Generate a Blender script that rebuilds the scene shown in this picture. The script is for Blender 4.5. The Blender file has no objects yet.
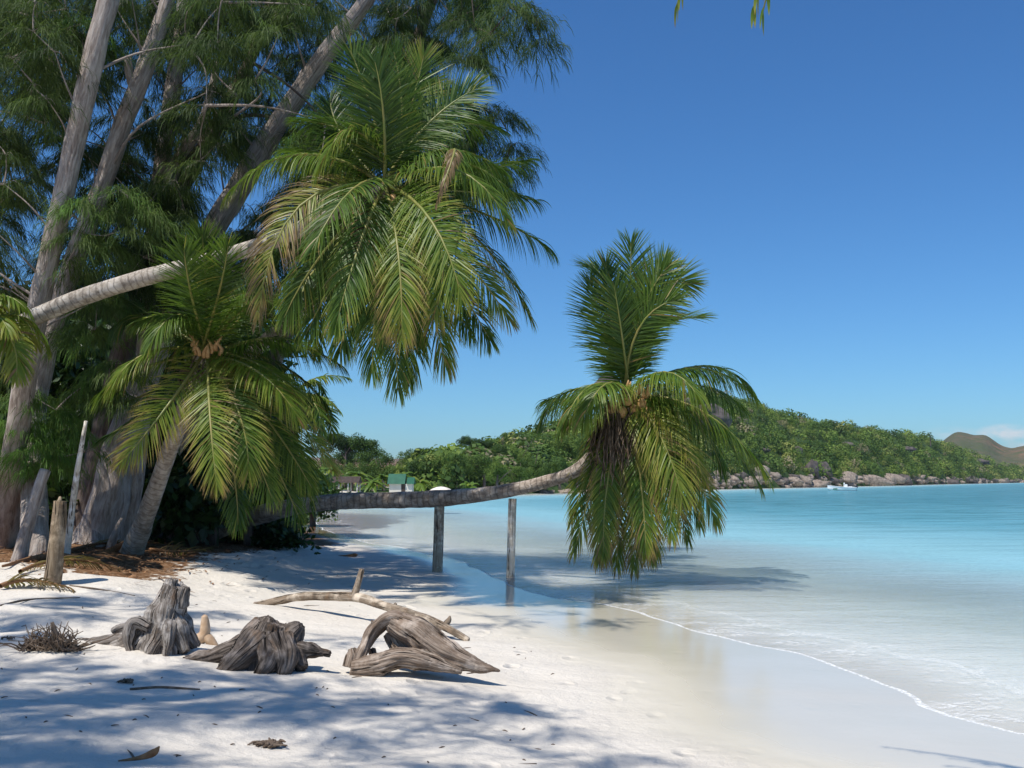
import bpy, math, random
import numpy as np
from mathutils import Vector, noise as mnoise

rng = np.random.default_rng(7)
random.seed(7)
scene = bpy.context.scene
COL = scene.collection
F_PX = 1005.0
HOR = 480.0
CAM_Z = 2.0
PITCH = math.atan((HOR - 384.0) / F_PX)
SUN = np.array([-0.33, -0.38, 0.864]); SUN /= np.linalg.norm(SUN)

def A(*v): return np.array(v, dtype=float)
def nrm(v):
    v = np.asarray(v, dtype=float)
    n = np.linalg.norm(v, axis=-1, keepdims=True)
    return v / np.maximum(n, 1e-9)
def ray(px, py):
    x = (px - 512.0) / F_PX; u = (384.0 - py) / F_PX
    c, s = math.cos(PITCH), math.sin(PITCH)
    return A(x, c - u * s, s + u * c)
def at(px, py, Y):
    r = ray(px, py)
    return A(0, 0, CAM_Z) + r * (Y / r[1])
def sm(a, b, x):
    t = np.clip((x - a) / (b - a), 0, 1)
    return t * t * (3 - 2 * t)

# ------------------------------------------------------------------ terrain
def z0(px, py):
    r = ray(px, py); k = -CAM_Z / r[2]
    return (r[0] * k, r[1] * k)
near = [(30, -30), (16, -6), (8.6, 3.2), z0(1024, 735), z0(900, 690), z0(800, 655), z0(700, 632), z0(620, 608), z0(555, 598),
        z0(520, 590), z0(497, 579), z0(474, 568), z0(450, 558), z0(424, 554), z0(394, 546), z0(368, 543), z0(345, 536), z0(322, 529), z0(312, 519), z0(302, 513), (-17.5, 72), (-20, 92), (-18, 112)]
def catmull(P, n):
    P = np.asarray(P, dtype=float)
    Q = np.vstack([2 * P[0] - P[1], P, 2 * P[-1] - P[-2]])
    out = []
    for i in range(len(P) - 1):
        p0, p1, p2, p3 = Q[i], Q[i + 1], Q[i + 2], Q[i + 3]
        for k in range(n):
            t = k / n
            out.append(0.5 * ((2 * p1) + (-p0 + p2) * t + (2 * p0 - 5 * p1 + 4 * p2 - p3) * t * t + (-p0 + 3 * p1 - 3 * p2 + p3) * t ** 3))
    out.append(P[-1])
    return np.array(out)
nearc = catmull(near, 4)
far = [z0(450, 495.5), z0(560, 493), z0(640, 491), z0(700, 489.6), z0(800, 487.4), z0(870, 486), z0(940, 484.2), z0(1024, 482.5), (700, 1150), (1500, 1700)]
SHORE = np.vstack([nearc, np.array(far)])
POLY = np.vstack([SHORE, [(1500, 4500), (-4000, 4500), (-4000, -600), (30, -600)]])
def inside(x, y, poly):
    r = np.zeros(x.shape, bool); n = len(poly)
    for i in range(n):
        x1, y1 = poly[i]; x2, y2 = poly[(i + 1) % n]
        if y1 == y2: continue
        c = ((y1 > y) != (y2 > y)) & (x < (x2 - x1) * (y - y1) / (y2 - y1) + x1)
        r ^= c
    return r
def shore_d(x, y):
    x = np.asarray(x, float); y = np.asarray(y, float)
    d = np.full(x.shape, 1e9)
    for i in range(len(SHORE) - 1):
        ax, ay = SHORE[i]; bx, by = SHORE[i + 1]
        dx, dy = bx - ax, by - ay
        t = np.clip(((x - ax) * dx + (y - ay) * dy) / (dx * dx + dy * dy), 0, 1)
        d = np.minimum(d, np.hypot(x - ax - t * dx, y - ay - t * dy))
    return np.where(inside(x, y, POLY), d, -d)
def wavy(x, y, s, seed):
    r = np.random.default_rng(seed); v = 0
    for k in range(7):
        a = r.uniform(0, 2 * math.pi); f = s * r.uniform(.6, 1.7); p = r.uniform(0, 6.28)
        v = v + np.sin((x * math.cos(a) + y * math.sin(a)) * f + p)
    return v / 7 ** .5
def bump(x, y, cx, cy, rx, ry, h):
    return h * np.exp(-((x - cx) / rx) ** 2 - ((y - cy) / ry) ** 2)
def ground_h(x, y, d=None):
    x = np.asarray(x, float); y = np.asarray(y, float)
    if d is None: d = shore_d(x, y)
    dd = d + 0.10 * wavy(x, y, 1.3, 3) * sm(0, 2, np.abs(d)) + 0.05 * wavy(x, y, 3.1, 4)
    wet = 0.028 * dd
    h = np.where(dd < 0, np.maximum(-5.5, np.where(dd > -4, 0.03 * dd, -0.12 + 0.045 * (dd + 4))), wet)
    h = h + 0.26 * sm(2.5, 8.5, dd) + 0.010 * np.clip(dd - 6, 0, 14)
    dry = sm(2.0, 3.6, dd)
    h = h + dry * (0.014 * wavy(x, y, 3.3, 11) + 0.010 * wavy(x, y, 8.0, 12))
    # uneven bank in front of the grove with a small scarp
    g = sm(-3.4, -5.6, x + 0.25 * wavy(x, y, 1.1, 5)) * sm(12.2, 13.3, y + 0.3 * wavy(x, y, 1.6, 6)) * sm(60, 30, y)
    h = h + dry * g * (0.16 + 0.04 * wavy(x, y, 1.9, 8) + 0.03 * wavy(x, y, 5.0, 9))
    h = h + dry * (bump(x, y, -5.6, 11.6, .8, .45, .09) + bump(x, y, -4.3, 9.9, .9, .4, .05) - bump(x, y, -5.0, 10.6, 1.1, .4, .08))
    return h
def ground_at(x, y): return float(ground_h(np.array([x]), np.array([y]))[0])
def hit(px, py, dz=0.0):
    r = ray(px, py); k = (0.3 - CAM_Z) / r[2]
    for _ in range(25):
        p = A(0, 0, CAM_Z) + r * k
        z = max(ground_at(p[0], p[1]), 0.0) + dz
        k += 0.7 * ((z - CAM_Z) / r[2] - k)
    p = A(0, 0, CAM_Z) + r * k
    return p

# ------------------------------------------------------------------ mesh helpers
class MB:
    """collects geometry for ONE mesh object"""
    def __init__(s): s.v = []; s.q = []; s.t = []; s.n = 0; s.tc = []; s.tint = []; s.qm = []; s.tm = []
    def add(s, v, quads=None, tris=None, tc=None, tint=0.0, mat=0):
        v = np.asarray(v, float).reshape(-1, 3)
        s.v.append(v)
        s.tc.append(v.copy() if tc is None else np.asarray(tc, float).reshape(-1, 3))
        s.tint.append(np.broadcast_to(np.asarray(tint, float), (len(v),)).copy())
        if quads is not None and len(quads):
            quads = np.asarray(quads, np.int64).reshape(-1, 4); s.q.append(quads + s.n); s.qm.append(np.full(len(quads), mat))
        if tris is not None and len(tris):
            tris = np.asarray(tris, np.int64).reshape(-1, 3); s.t.append(tris + s.n); s.tm.append(np.full(len(tris), mat))
        s.n += len(v)
    def build(s, name, mats, parent=None, origin=None, smooth=True, **props):
        V = np.vstack(s.v)
        o0 = A(0, 0, 0)
        if origin is not None: o0 = np.asarray(origin, float)
        elif parent is not None: o0 = np.array(parent.location)
        V = V - o0
        Q = np.vstack(s.q) if s.q else np.zeros((0, 4), np.int64)
        T = np.vstack(s.t) if s.t else np.zeros((0, 3), np.int64)
        me = bpy.data.meshes.new(name)
        me.vertices.add(len(V)); me.vertices.foreach_set('co', V.astype(np.float32).ravel())
        loops = np.concatenate([Q.ravel(), T.ravel()]).astype(np.int32)
        me.loops.add(len(loops)); me.loops.foreach_set('vertex_index', loops)
        npoly = len(Q) + len(T)
        me.polygons.add(npoly)
        ls = np.concatenate([np.arange(len(Q)) * 4, len(Q) * 4 + np.arange(len(T)) * 3]).astype(np.int32)
        me.polygons.foreach_set('loop_start', ls)
        mi = np.concatenate(([*s.qm] or [np.zeros(0)]) + ([*s.tm] or [np.zeros(0)])).astype(np.int32)
        if not isinstance(mats, (list, tuple)): mats = [mats]
        for m in mats: me.materials.append(m)
        me.polygons.foreach_set('material_index', mi)
        me.polygons.foreach_set('use_smooth', np.full(npoly, smooth))
        at1 = me.attributes.new('tc', 'FLOAT_VECTOR', 'POINT'); at1.data.foreach_set('vector', np.vstack(s.tc).astype(np.float32).ravel())
        at2 = me.attributes.new('tint', 'FLOAT', 'POINT'); at2.data.foreach_set('value', np.concatenate(s.tint).astype(np.float32))
        me.update(calc_edges=True); me.validate()
        o = bpy.data.objects.new(name, me); COL.objects.link(o)
        if parent is not None: o.parent = parent
        else: o.location = Vector(o0)
        for k, v in props.items(): o[k] = v
        return o
def thing(name, loc, label, cat, group=None):
    o = bpy.data.objects.new(name, None); COL.objects.link(o); o.location = Vector(loc); o.empty_display_size = .2
    o['label'] = label; o['category'] = cat
    if group: o['group'] = group
    return o
def P(label, cat, group=None):
    d = dict(label=label, category=cat)
    if group: d['group'] = group
    return d

def frames(P_):
    T = np.gradient(P_, axis=0); T = nrm(T)
    up = A(0, 0, 1) if abs(T[0][2]) < .9 else A(0, 1, 0)
    n = nrm(np.cross(T[0], np.cross(up, T[0])))
    N = [n]
    for i in range(1, len(P_)):
        n = N[-1] - T[i] * np.dot(N[-1], T[i]); N.append(nrm(n))
    N = np.array(N); B = np.cross(T, N)
    return T, N, B
def tube(mb, pts, rad, sides=12, sub=6, rough=0.0, flat=1.0, mat=0, tint=0.0, cap=True, fs=3.0, ridge=0.0, nr=5, tip=False, seed=0, spin=None):
    """tapered tube along control points; rough = relative radius noise; ridge = flutes"""
    pts = np.asarray(pts, float); rad = np.asarray(rad, float)
    if len(pts) > 2 or sub > 1:
        C = catmull(pts, sub); R = catmull(np.c_[rad, rad], sub)[:, 0]
    else: C, R = pts, rad
    R = np.maximum(R, 0.0008)
    T, N, B = frames(C)
    if spin is not None:
        a = spin; N, B = N * math.cos(a) + B * math.sin(a), B * math.cos(a) - N * math.sin(a)
    L = np.r_[0, np.cumsum(np.linalg.norm(np.diff(C, axis=0), axis=1))]
    th = np.arange(sides) / sides * 2 * math.pi
    m = len(C)
    r = np.repeat(R[:, None], sides, 1)
    if rough > 0 or ridge > 0:
        so = seed * 7.31
        for i in range(m):
            for j in range(sides):
                k = 1.0
                if rough: k += rough * mnoise.noise(Vector((math.cos(th[j]) * 1.4 + so, math.sin(th[j]) * 1.4, L[i] * fs + so)))
                if ridge: k += ridge * math.cos(nr * th[j] + .6 * math.sin(L[i] * 1.7 + so) + so)
                r[i, j] *= k
    V = C[:, None, :] + r[:, :, None] * (np.cos(th)[None, :, None] * N[:, None, :] + flat * np.sin(th)[None, :, None] * B[:, None, :])
    R0 = max(R.max(), .01)
    tc = np.stack([np.repeat(np.cos(th)[None] * R0, m, 0), np.repeat(np.sin(th)[None] * R0, m, 0), np.repeat(L[:, None], sides, 1)], -1)
    I = np.arange(m - 1)[:, None] * sides; J = np.arange(sides)[None]; J2 = (J + 1) % sides
    Q = np.stack([I + J, I + J2, I + sides + J2, I + sides + J], -1).reshape(-1, 4)
    V = V.reshape(-1, 3); tc = tc.reshape(-1, 3); tris = []
    if cap:
        nv = len(V)
        V = np.vstack([V, C[:1], C[-1:] + (T[-1:] * R[-1] * .6 if tip else 0)]); tc = np.vstack([tc, A(0, 0, L[0]), A(0, 0, L[-1])])
        for j in range(sides):
            tris.append((nv, (j + 1) % sides, j)); tris.append((nv + 1, (m - 1) * sides + j, (m - 1) * sides + (j + 1) % sides))
    mb.add(V, Q, tris, tc=tc, tint=tint, mat=mat)
    return C, R
def box(mb, c, s, rz=0, mat=0, tint=0.0, taper=1.0):
    x, y, z = np.array(s) / 2
    v = A([-x, -y, -z], [x, -y, -z], [x, y, -z], [-x, y, -z], [-x * taper, -y * taper, z], [x * taper, -y * taper, z], [x * taper, y * taper, z], [-x * taper, y * taper, z])
    ca, sa = math.cos(rz), math.sin(rz)
    v = np.c_[v[:, 0] * ca - v[:, 1] * sa, v[:, 0] * sa + v[:, 1] * ca, v[:, 2]] + np.array(c)
    mb.add(v, [(0, 3, 2, 1), (4, 5, 6, 7), (0, 1, 5, 4), (1, 2, 6, 5), (2, 3, 7, 6), (3, 0, 4, 7)], mat=mat, tint=tint)

# ------------------------------------------------------------------ materials
def newmat(name):
    m = bpy.data.materials.new(name); m.use_nodes = True
    nt = m.node_tree; nt.nodes.clear()
    return m, nt, nt.nodes, nt.links
def nd(nt, t, **kw):
    n = nt.nodes.new(t)
    for k, v in kw.items():
        if k in n.inputs.keys() if hasattr(n.inputs, 'keys') else False: n.inputs[k].default_value = v
        else: setattr(n, k, v)
    return n
def setin(n, **kw):
    for k, v in kw.items(): n.inputs[k.replace('_', ' ')].default_value = v
def ramp(nt, fac, stops, interp='LINEAR'):
    r = nt.nodes.new('ShaderNodeValToRGB'); e = r.color_ramp.elements; r.color_ramp.interpolation = interp
    e[0].position = stops[0][0]; e[0].color = (*stops[0][1], 1)
    e[1].position = stops[-1][0]; e[1].color = (*stops[-1][1], 1)
    for p, c in stops[1:-1]:
        x = e.new(p); x.color = (*c, 1)
    nt.links.new(fac, r.inputs[0]); return r.outputs[0]
def noise_tex(nt, vec, scale, detail=4, rough=.55, dist=0.0):
    n = nt.nodes.new('ShaderNodeTexNoise'); setin(n, Scale=scale, Detail=detail, Roughness=rough, Distortion=dist)
    if vec is not None: nt.links.new(vec, n.inputs['Vector'])
    return n.outputs['Fac']
def attr(nt, name, out='Fac'):
    a = nt.nodes.new('ShaderNodeAttribute'); a.attribute_name = name; return a.outputs[out]
def math_(nt, op, a, b=None, c=None, clamp=False):
    n = nt.nodes.new('ShaderNodeMath'); n.operation = op; n.use_clamp = clamp
    for i, v in enumerate((a, b, c)):
        if v is None: continue
        if isinstance(v, (int, float)): n.inputs[i].default_value = v
        else: nt.links.new(v, n.inputs[i])
    return n.outputs[0]
def mixc(nt, f, a, b, blend='MIX'):
    n = nt.nodes.new('ShaderNodeMix'); n.data_type = 'RGBA'; n.blend_type = blend
    for i, v in ((0, f), (6, a), (7, b)):
        if isinstance(v, (int, float)): n.inputs[i].default_value = v
        elif isinstance(v, tuple): n.inputs[i].default_value = (*v, 1)
        else: nt.links.new(v, n.inputs[i])
    return n.outputs[2]
def vmul(nt, vec, s):
    n = nt.nodes.new('ShaderNodeMapping'); n.inputs['Scale'].default_value = s; nt.links.new(vec, n.inputs['Vector']); return n.outputs[0]
def texco(nt, k='Object'): return nt.nodes.new('ShaderNodeTexCoord').outputs[k]
def bumpn(nt, h, strength, dist, normal=None):
    b = nt.nodes.new('ShaderNodeBump'); b.inputs['Strength'].default_value = strength; b.inputs['Distance'].default_value = dist
    nt.links.new(h, b.inputs['Height'])
    if normal is not None: nt.links.new(normal, b.inputs['Normal'])
    return b.outputs[0]
def principled(nt, color, rough=.8, spec=.3, normal=None, **kw):
    p = nt.nodes.new('ShaderNodeBsdfPrincipled')
    if isinstance(color, tuple): p.inputs['Base Color'].default_value = (*color, 1)
    else: nt.links.new(color, p.inputs['Base Color'])
    if isinstance(rough, (int, float)): p.inputs['Roughness'].default_value = rough
    else: nt.links.new(rough, p.inputs['Roughness'])
    if isinstance(spec, (int, float)): p.inputs['Specular IOR Level'].default_value = spec
    else: nt.links.new(spec, p.inputs['Specular IOR Level'])
    if normal is not None: nt.links.new(normal, p.inputs['Normal'])
    return p
def out(nt, sh):
    o = nt.nodes.new('ShaderNodeOutputMaterial'); nt.links.new(sh, o.inputs['Surface'])

def mat_sand():
    m, nt, N, L = newmat('sand')
    pos = nt.nodes.new('ShaderNodeNewGeometry').outputs['Position']
    d = attr(nt, 'shore'); lit = attr(nt, 'litter')
    nb = noise_tex(nt, pos, .9, 5)
    edge = noise_tex(nt, pos, .8, 3)
    sy = nt.nodes.new('ShaderNodeSeparateXYZ'); L.new(pos, sy.inputs[0])
    wk = nt.nodes.new('ShaderNodeMapRange'); L.new(sy.outputs[1], wk.inputs[0])
    for i, v in ((1, 16.5), (2, 20.5), (3, 1.0), (4, 2.3)): wk.inputs[i].default_value = v
    dn = math_(nt, 'ADD', math_(nt, 'MULTIPLY', d, wk.outputs[0]), math_(nt, 'MULTIPLY', math_(nt, 'SUBTRACT', edge, .5), 0.9))
    wet = nt.nodes.new('ShaderNodeMapRange'); wet.interpolation_type = 'SMOOTHSTEP'; L.new(dn, wet.inputs[0])
    for i, v in ((1, 2.1), (2, 3.2), (3, 1.0), (4, 0.0)): wet.inputs[i].default_value = v
    wet = wet.outputs[0]
    film = nt.nodes.new('ShaderNodeMapRange'); film.interpolation_type = 'SMOOTHSTEP'; L.new(dn, film.inputs[0])
    for i, v in ((1, 1.3), (2, 2.7), (3, 1.0), (4, 0.0)): film.inputs[i].default_value = v
    film = film.outputs[0]
    fine = noise_tex(nt, pos, 260, 3, .7); mid = noise_tex(nt, pos, 7, 5, .6)
    dry = mixc(nt, nb, (.66, .60, .52), (.78, .73, .65))
    dry = mixc(nt, math_(nt, 'MULTIPLY', fine, .35), dry, (.42, .36, .28))
    spk = ramp(nt, noise_tex(nt, pos, 55, 2, .5), [(0, (0, 0, 0)), (.70, (0, 0, 0)), (.78, (1, 1, 1)), (1, (1, 1, 1))])
    dry = mixc(nt, math_(nt, 'MULTIPLY', spk, .4), dry, (.22, .15, .09))
    wetc = mixc(nt, nb, (.56, .51, .40), (.64, .59, .49))
    c = mixc(nt, wet, dry, wetc)
    sub = nt.nodes.new('ShaderNodeMapRange'); sub.interpolation_type = 'SMOOTHSTEP'; L.new(d, sub.inputs[0])
    for i, v in ((1, -1.6), (2, .1), (3, 1.0), (4, 0.0)): sub.inputs[i].default_value = v
    c = mixc(nt, sub.outputs[0], c, (.80, .77, .68))
    lc = ramp(nt, noise_tex(nt, pos, 9, 6, .7), [(.3, (.07, .035, .018)), (.5, (.17, .09, .045)), (.72, (.34, .24, .15))])
    lm = math_(nt, 'ADD', lit, math_(nt, 'MULTIPLY', math_(nt, 'SUBTRACT', mid, .5), 1.6))
    lm = ramp(nt, lm, [(0, (0, 0, 0)), (.42, (0, 0, 0)), (.62, (1, 1, 1)), (1, (1, 1, 1))])
    c = mixc(nt, lm, c, lc)
    rough = mixc(nt, film, mixc(nt, wet, (.95,) * 3, (.5,) * 3), (.13,) * 3)
    wv = nt.nodes.new('ShaderNodeTexVoronoi'); setin(wv, Scale=2.6, Randomness=1.0); wv.feature = 'SMOOTH_F1'; L.new(mixc(nt, .10, vmul(nt, pos, (1.25, .8, 1)), noise_tex(nt, pos, 5, 2)), wv.inputs['Vector'])
    dent = ramp(nt, wv.outputs['Distance'], [(.06, (0,) * 3), (.20, (.75,) * 3), (.26, (1,) * 3), (.36, (.8,) * 3)])
    dent = mixc(nt, ramp(nt, noise_tex(nt, pos, .6, 2), [(.42, (0,) * 3), (.58, (1,) * 3)]), (.8,) * 3, dent)
    hgt = math_(nt, 'ADD', math_(nt, 'MULTIPLY', mid, .5), math_(nt, 'MULTIPLY', fine, .06))
    hgt = math_(nt, 'ADD', hgt, math_(nt, 'MULTIPLY', noise_tex(nt, pos, 1.9, 3), .8))
    hgt = math_(nt, 'ADD', hgt, math_(nt, 'MULTIPLY', noise_tex(nt, pos, 26, 4, .7), .16))
    hgt = math_(nt, 'ADD', hgt, math_(nt, 'MULTIPLY', dent, .9))
    hgt = math_(nt, 'MULTIPLY', hgt, math_(nt, 'SUBTRACT', 1.0, math_(nt, 'MULTIPLY', wet, .97)))
    nrmv = bumpn(nt, hgt, 1.0, .06)
    p = principled(nt, c, rough, mixc(nt, film, (.12,) * 3, (.62,) * 3), nrmv)
    p.inputs['IOR'].default_value = 1.38
    out(nt, p.outputs[0]); return m

def mat_water():
    m, nt, N, L = newmat('water')
    pos = nt.nodes.new('ShaderNodeNewGeometry').outputs['Position']
    d = math_(nt, 'MULTIPLY', attr(nt, 'shore'), -1.0)   # metres out from the waterline
    dep = nt.nodes.new('ShaderNodeAttribute'); dep.attribute_name = 'depth'; dep = dep.outputs['Fac']
    s1 = noise_tex(nt, vmul(nt, pos, (1.0, 2.2, 1)), 5.5, 3, .6, .6)
    s2 = noise_tex(nt, vmul(nt, pos, (.6, 1.6, 1)), 1.1, 4, .6, .4)
    s3 = noise_tex(nt, vmul(nt, pos, (.5, 1.3, 1)), .16, 4, .6, .3)
    h = math_(nt, 'ADD', math_(nt, 'MULTIPLY', s1, .13), math_(nt, 'MULTIPLY', s2, .32))
    h = math_(nt, 'ADD', h, math_(nt, 'MULTIPLY', s3, 1.0))
    amp = nt.nodes.new('ShaderNodeMapRange'); L.new(d, amp.inputs[0])
    for i, v in ((1, 0.3), (2, 13.0), (3, .12), (4, 1.1)): amp.inputs[i].default_value = v
    sy = nt.nodes.new('ShaderNodeSeparateXYZ'); L.new(pos, sy.inputs[0])
    ay = nt.nodes.new('ShaderNodeMapRange'); L.new(sy.outputs[1], ay.inputs[0])
    for i, v in ((1, 24.0), (2, 46.0), (3, 0.0), (4, 1.1)): ay.inputs[i].default_value = v
    h = math_(nt, 'MULTIPLY', h, math_(nt, 'MAXIMUM', amp.outputs[0], ay.outputs[0]))
    nv = bumpn(nt, h, 1.0, .32)
    # body colour of the water by its depth
    col = ramp(nt, math_(nt, 'MULTIPLY', dep, .25), [(0, (.78, .80, .79)), (.05, (.58, .70, .72)), (.12, (.28, .52, .58)), (.30, (.12, .33, .40)), (1, (.040, .165, .22))])
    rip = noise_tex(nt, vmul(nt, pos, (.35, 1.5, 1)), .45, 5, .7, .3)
    dk = math_(nt, 'MULTIPLY', ramp(nt, rip, [(.47, (0, 0, 0)), (.62, (.75,) * 3)]), ramp(nt, math_(nt, 'MULTIPLY', dep, .25), [(.10, (0,) * 3), (.45, (1,) * 3)]))  # dark ripples: shaded wave troughs painted into the water colour
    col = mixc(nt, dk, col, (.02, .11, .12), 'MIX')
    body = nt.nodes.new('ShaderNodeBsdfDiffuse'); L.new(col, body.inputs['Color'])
    tr = nt.nodes.new('ShaderNodeBsdfTransparent')
    L.new(ramp(nt, math_(nt, 'MULTIPLY', dep, 1.0), [(0, (1, 1, 1)), (.5, (.72, .93, .93)), (1, (.45, .85, .88))]), tr.inputs['Color'])
    op = nt.nodes.new('ShaderNodeMapRange'); op.interpolation_type = 'SMOOTHSTEP'; L.new(dep, op.inputs[0])
    for i, v in ((1, 0.0), (2, .6), (3, .10), (4, 1.0)): op.inputs[i].default_value = v
    mx = nt.nodes.new('ShaderNodeMixShader'); L.new(op.outputs[0], mx.inputs[0]); L.new(tr.outputs[0], mx.inputs[1]); L.new(body.outputs[0], mx.inputs[2])
    gl = nt.nodes.new('ShaderNodeBsdfGlossy'); gl.inputs['Roughness'].default_value = .10; L.new(nv, gl.inputs['Normal'])
    fr = nt.nodes.new('ShaderNodeFresnel'); fr.inputs['IOR'].default_value = 1.33; L.new(nv, fr.inputs['Normal'])
    mg = nt.nodes.new('ShaderNodeMixShader'); L.new(math_(nt, 'MULTIPLY', fr.outputs[0], .66), mg.inputs[0]); L.new(mx.outputs[0], mg.inputs[1]); L.new(gl.outputs[0], mg.inputs[2])
    # foam: a lacy line on the water's edge, with light glimmer painted over the shallows
    fo = noise_tex(nt, pos, 2.2, 2); fo2 = noise_tex(nt, pos, 24, 4, .7)
    wd = math_(nt, 'ADD', .03, math_(nt, 'MULTIPLY', fo, .16))
    line = math_(nt, 'LESS_THAN', dep, math_(nt, 'MULTIPLY', wd, .013))
    vor = nt.nodes.new('ShaderNodeTexVoronoi'); vor.feature = 'DISTANCE_TO_EDGE'; setin(vor, Scale=11.0)
    L.new(mixc(nt, .12, pos, noise_tex(nt, pos, 6, 2)), vor.inputs['Vector'])
    glimmer = ramp(nt, vor.outputs['Distance'], [(0, (1, 1, 1)), (.09, (0, 0, 0))])
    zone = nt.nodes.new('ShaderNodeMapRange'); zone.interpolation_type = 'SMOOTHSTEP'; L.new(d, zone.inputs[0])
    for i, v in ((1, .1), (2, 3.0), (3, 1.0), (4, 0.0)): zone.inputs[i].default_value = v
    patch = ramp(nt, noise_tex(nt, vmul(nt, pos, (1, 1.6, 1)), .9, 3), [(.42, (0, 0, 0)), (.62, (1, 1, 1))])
    glimmer = ramp(nt, noise_tex(nt, vmul(nt, pos, (1, 1.9, 1)), 9, 5, .7, 1.2), [(.47, (0,) * 3), (.60, (1,) * 3)])  # glimmering light on the shallows, painted as white mottling
    lz = math_(nt, 'MULTIPLY', math_(nt, 'MULTIPLY', glimmer, zone.outputs[0]), patch)
    sw = math_(nt, 'ABSOLUTE', math_(nt, 'SUBTRACT', dep, math_(nt, 'ADD', .022, math_(nt, 'MULTIPLY', noise_tex(nt, pos, .8, 3), .03))))
    sw = math_(nt, 'MULTIPLY', math_(nt, 'LESS_THAN', sw, .0022), ramp(nt, fo2, [(.48, (0,) * 3), (.62, (.8,) * 3)]))
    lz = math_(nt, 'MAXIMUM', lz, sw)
    foam_glimmer = math_(nt, 'MAXIMUM', math_(nt, 'MULTIPLY', line, ramp(nt, fo2, [(.36, (.05,) * 3), (.6, (1,) * 3)])), math_(nt, 'MULTIPLY', lz, .65), clamp=True)
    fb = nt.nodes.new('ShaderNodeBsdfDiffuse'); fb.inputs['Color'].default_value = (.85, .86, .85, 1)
    mf = nt.nodes.new('ShaderNodeMixShader'); L.new(math_(nt, 'MULTIPLY', foam_glimmer, .85), mf.inputs[0]); L.new(mg.outputs[0], mf.inputs[1]); L.new(fb.outputs[0], mf.inputs[2])
    out(nt, mf.outputs[0]); return m

def mat_leaf(name, stops, transl=.35, rough=.4, spec=.5, vary=.25):
    m, nt, N, L = newmat(name)
    t = attr(nt, 'tint')
    c = ramp(nt, t, stops)
    oc = nt.nodes.new('ShaderNodeNewGeometry').outputs['Position']
    v = noise_tex(nt, oc, 1.7, 2)
    c = mixc(nt, math_(nt, 'MULTIPLY', v, vary), c, (.02, .035, .008))
    p = principled(nt, c, rough, spec)
    tl = nt.nodes.new('ShaderNodeBsdfTranslucent')
    L.new(mixc(nt, .35, c, (.16, .26, .02)), tl.inputs['Color'])
    mx = nt.nodes.new('ShaderNodeMixShader'); mx.inputs[0].default_value = transl
    L.new(p.outputs[0], mx.inputs[1]); L.new(tl.outputs[0], mx.inputs[2]); out(nt, mx.outputs[0]); return m

def mat_bark(name, c1, c2, c3, stretch=(9, 9, 1.3), bd=.02, rings=0.0, lich=.3):
    m, nt, N, L = newmat(name)
    tc = attr(nt, 'tc', 'Vector')
    a = noise_tex(nt, vmul(nt, tc, stretch), 1.0, 6, .65, .5)
    b = noise_tex(nt, tc, 2.3, 3)
    c = ramp(nt, a, [(.28, c1), (.5, c2), (.74, c3)])
    c = mixc(nt, math_(nt, 'MULTIPLY', ramp(nt, b, [(.5, (0,) * 3), (.66, (1,) * 3)]), lich), c, tuple(min(1, x * 1.35) for x in c3))
    h = a
    if rings:
        z = nt.nodes.new('ShaderNodeSeparateXYZ'); L.new(tc, z.inputs[0])
        w = math_(nt, 'SINE', math_(nt, 'ADD', math_(nt, 'MULTIPLY', z.outputs[2], rings), math_(nt, 'MULTIPLY', b, 7.0)))
        w2 = ramp(nt, w, [(0.0, (0,) * 3), (.75, (0,) * 3), (1, (1,) * 3)])
        c = mixc(nt, math_(nt, 'MULTIPLY', w2, math_(nt, 'MULTIPLY', a, .75)), c, c1)
        h = math_(nt, 'SUBTRACT', a, math_(nt, 'MULTIPLY', w2, .8))
    nv = bumpn(nt, h, 1.0, bd)
    out(nt, principled(nt, c, .9, .15, nv).outputs[0]); return m

def mat_wood(name, sc, c1, c2, c3, bd=.015, coord='Object', rot=(0, 0, 0)):
    m, nt, N, L = newmat(name)
    src = texco(nt, 'Object') if coord == 'Object' else attr(nt, 'tc', 'Vector')
    mp = nt.nodes.new('ShaderNodeMapping'); mp.inputs['Rotation'].default_value = rot; L.new(src, mp.inputs['Vector'])
    v = vmul(nt, mp.outputs[0], sc)
    wob = noise_tex(nt, src, 3.0, 3)
    a = noise_tex(nt, mixc(nt, .06, v, wob), 1.0, 8, .72, .9)
    b = noise_tex(nt, src, 4.0, 4)
    c = ramp(nt, a, [(.30, c1), (.47, c2), (.68, c3)])
    c = mixc(nt, math_(nt, 'MULTIPLY', ramp(nt, b, [(.50, (0,) * 3), (.62, (1,) * 3)]), math_(nt, 'ADD', .25, a)), c, tuple(min(.8, x * 1.55) for x in c3))
    c = mixc(nt, math_(nt, 'MULTIPLY', ramp(nt, noise_tex(nt, src, 2.7, 5, .7), [(.50, (0,) * 3), (.60, (1,) * 3)]), .6), c, tuple(x * .8 for x in c1))
    c = mixc(nt, math_(nt, 'MULTIPLY', ramp(nt, noise_tex(nt, src, 5.5, 3), [(.55, (0,) * 3), (.68, (1,) * 3)]), .35), c, (.26, .15, .08))
    cr = ramp(nt, noise_tex(nt, v, .55, 3, .5, 1.2), [(.0, (0,) * 3), (.37, (0,) * 3), (.41, (1,) * 3)])
    c = mixc(nt, cr, tuple(x * .35 for x in c1), c)
    h = math_(nt, 'ADD', math_(nt, 'MULTIPLY', a, .6), math_(nt, 'MULTIPLY', cr, .5))
    nv = bumpn(nt, h, 1.0, bd)
    out(nt, principled(nt, c, .85, .2, nv).outputs[0]); return m
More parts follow.
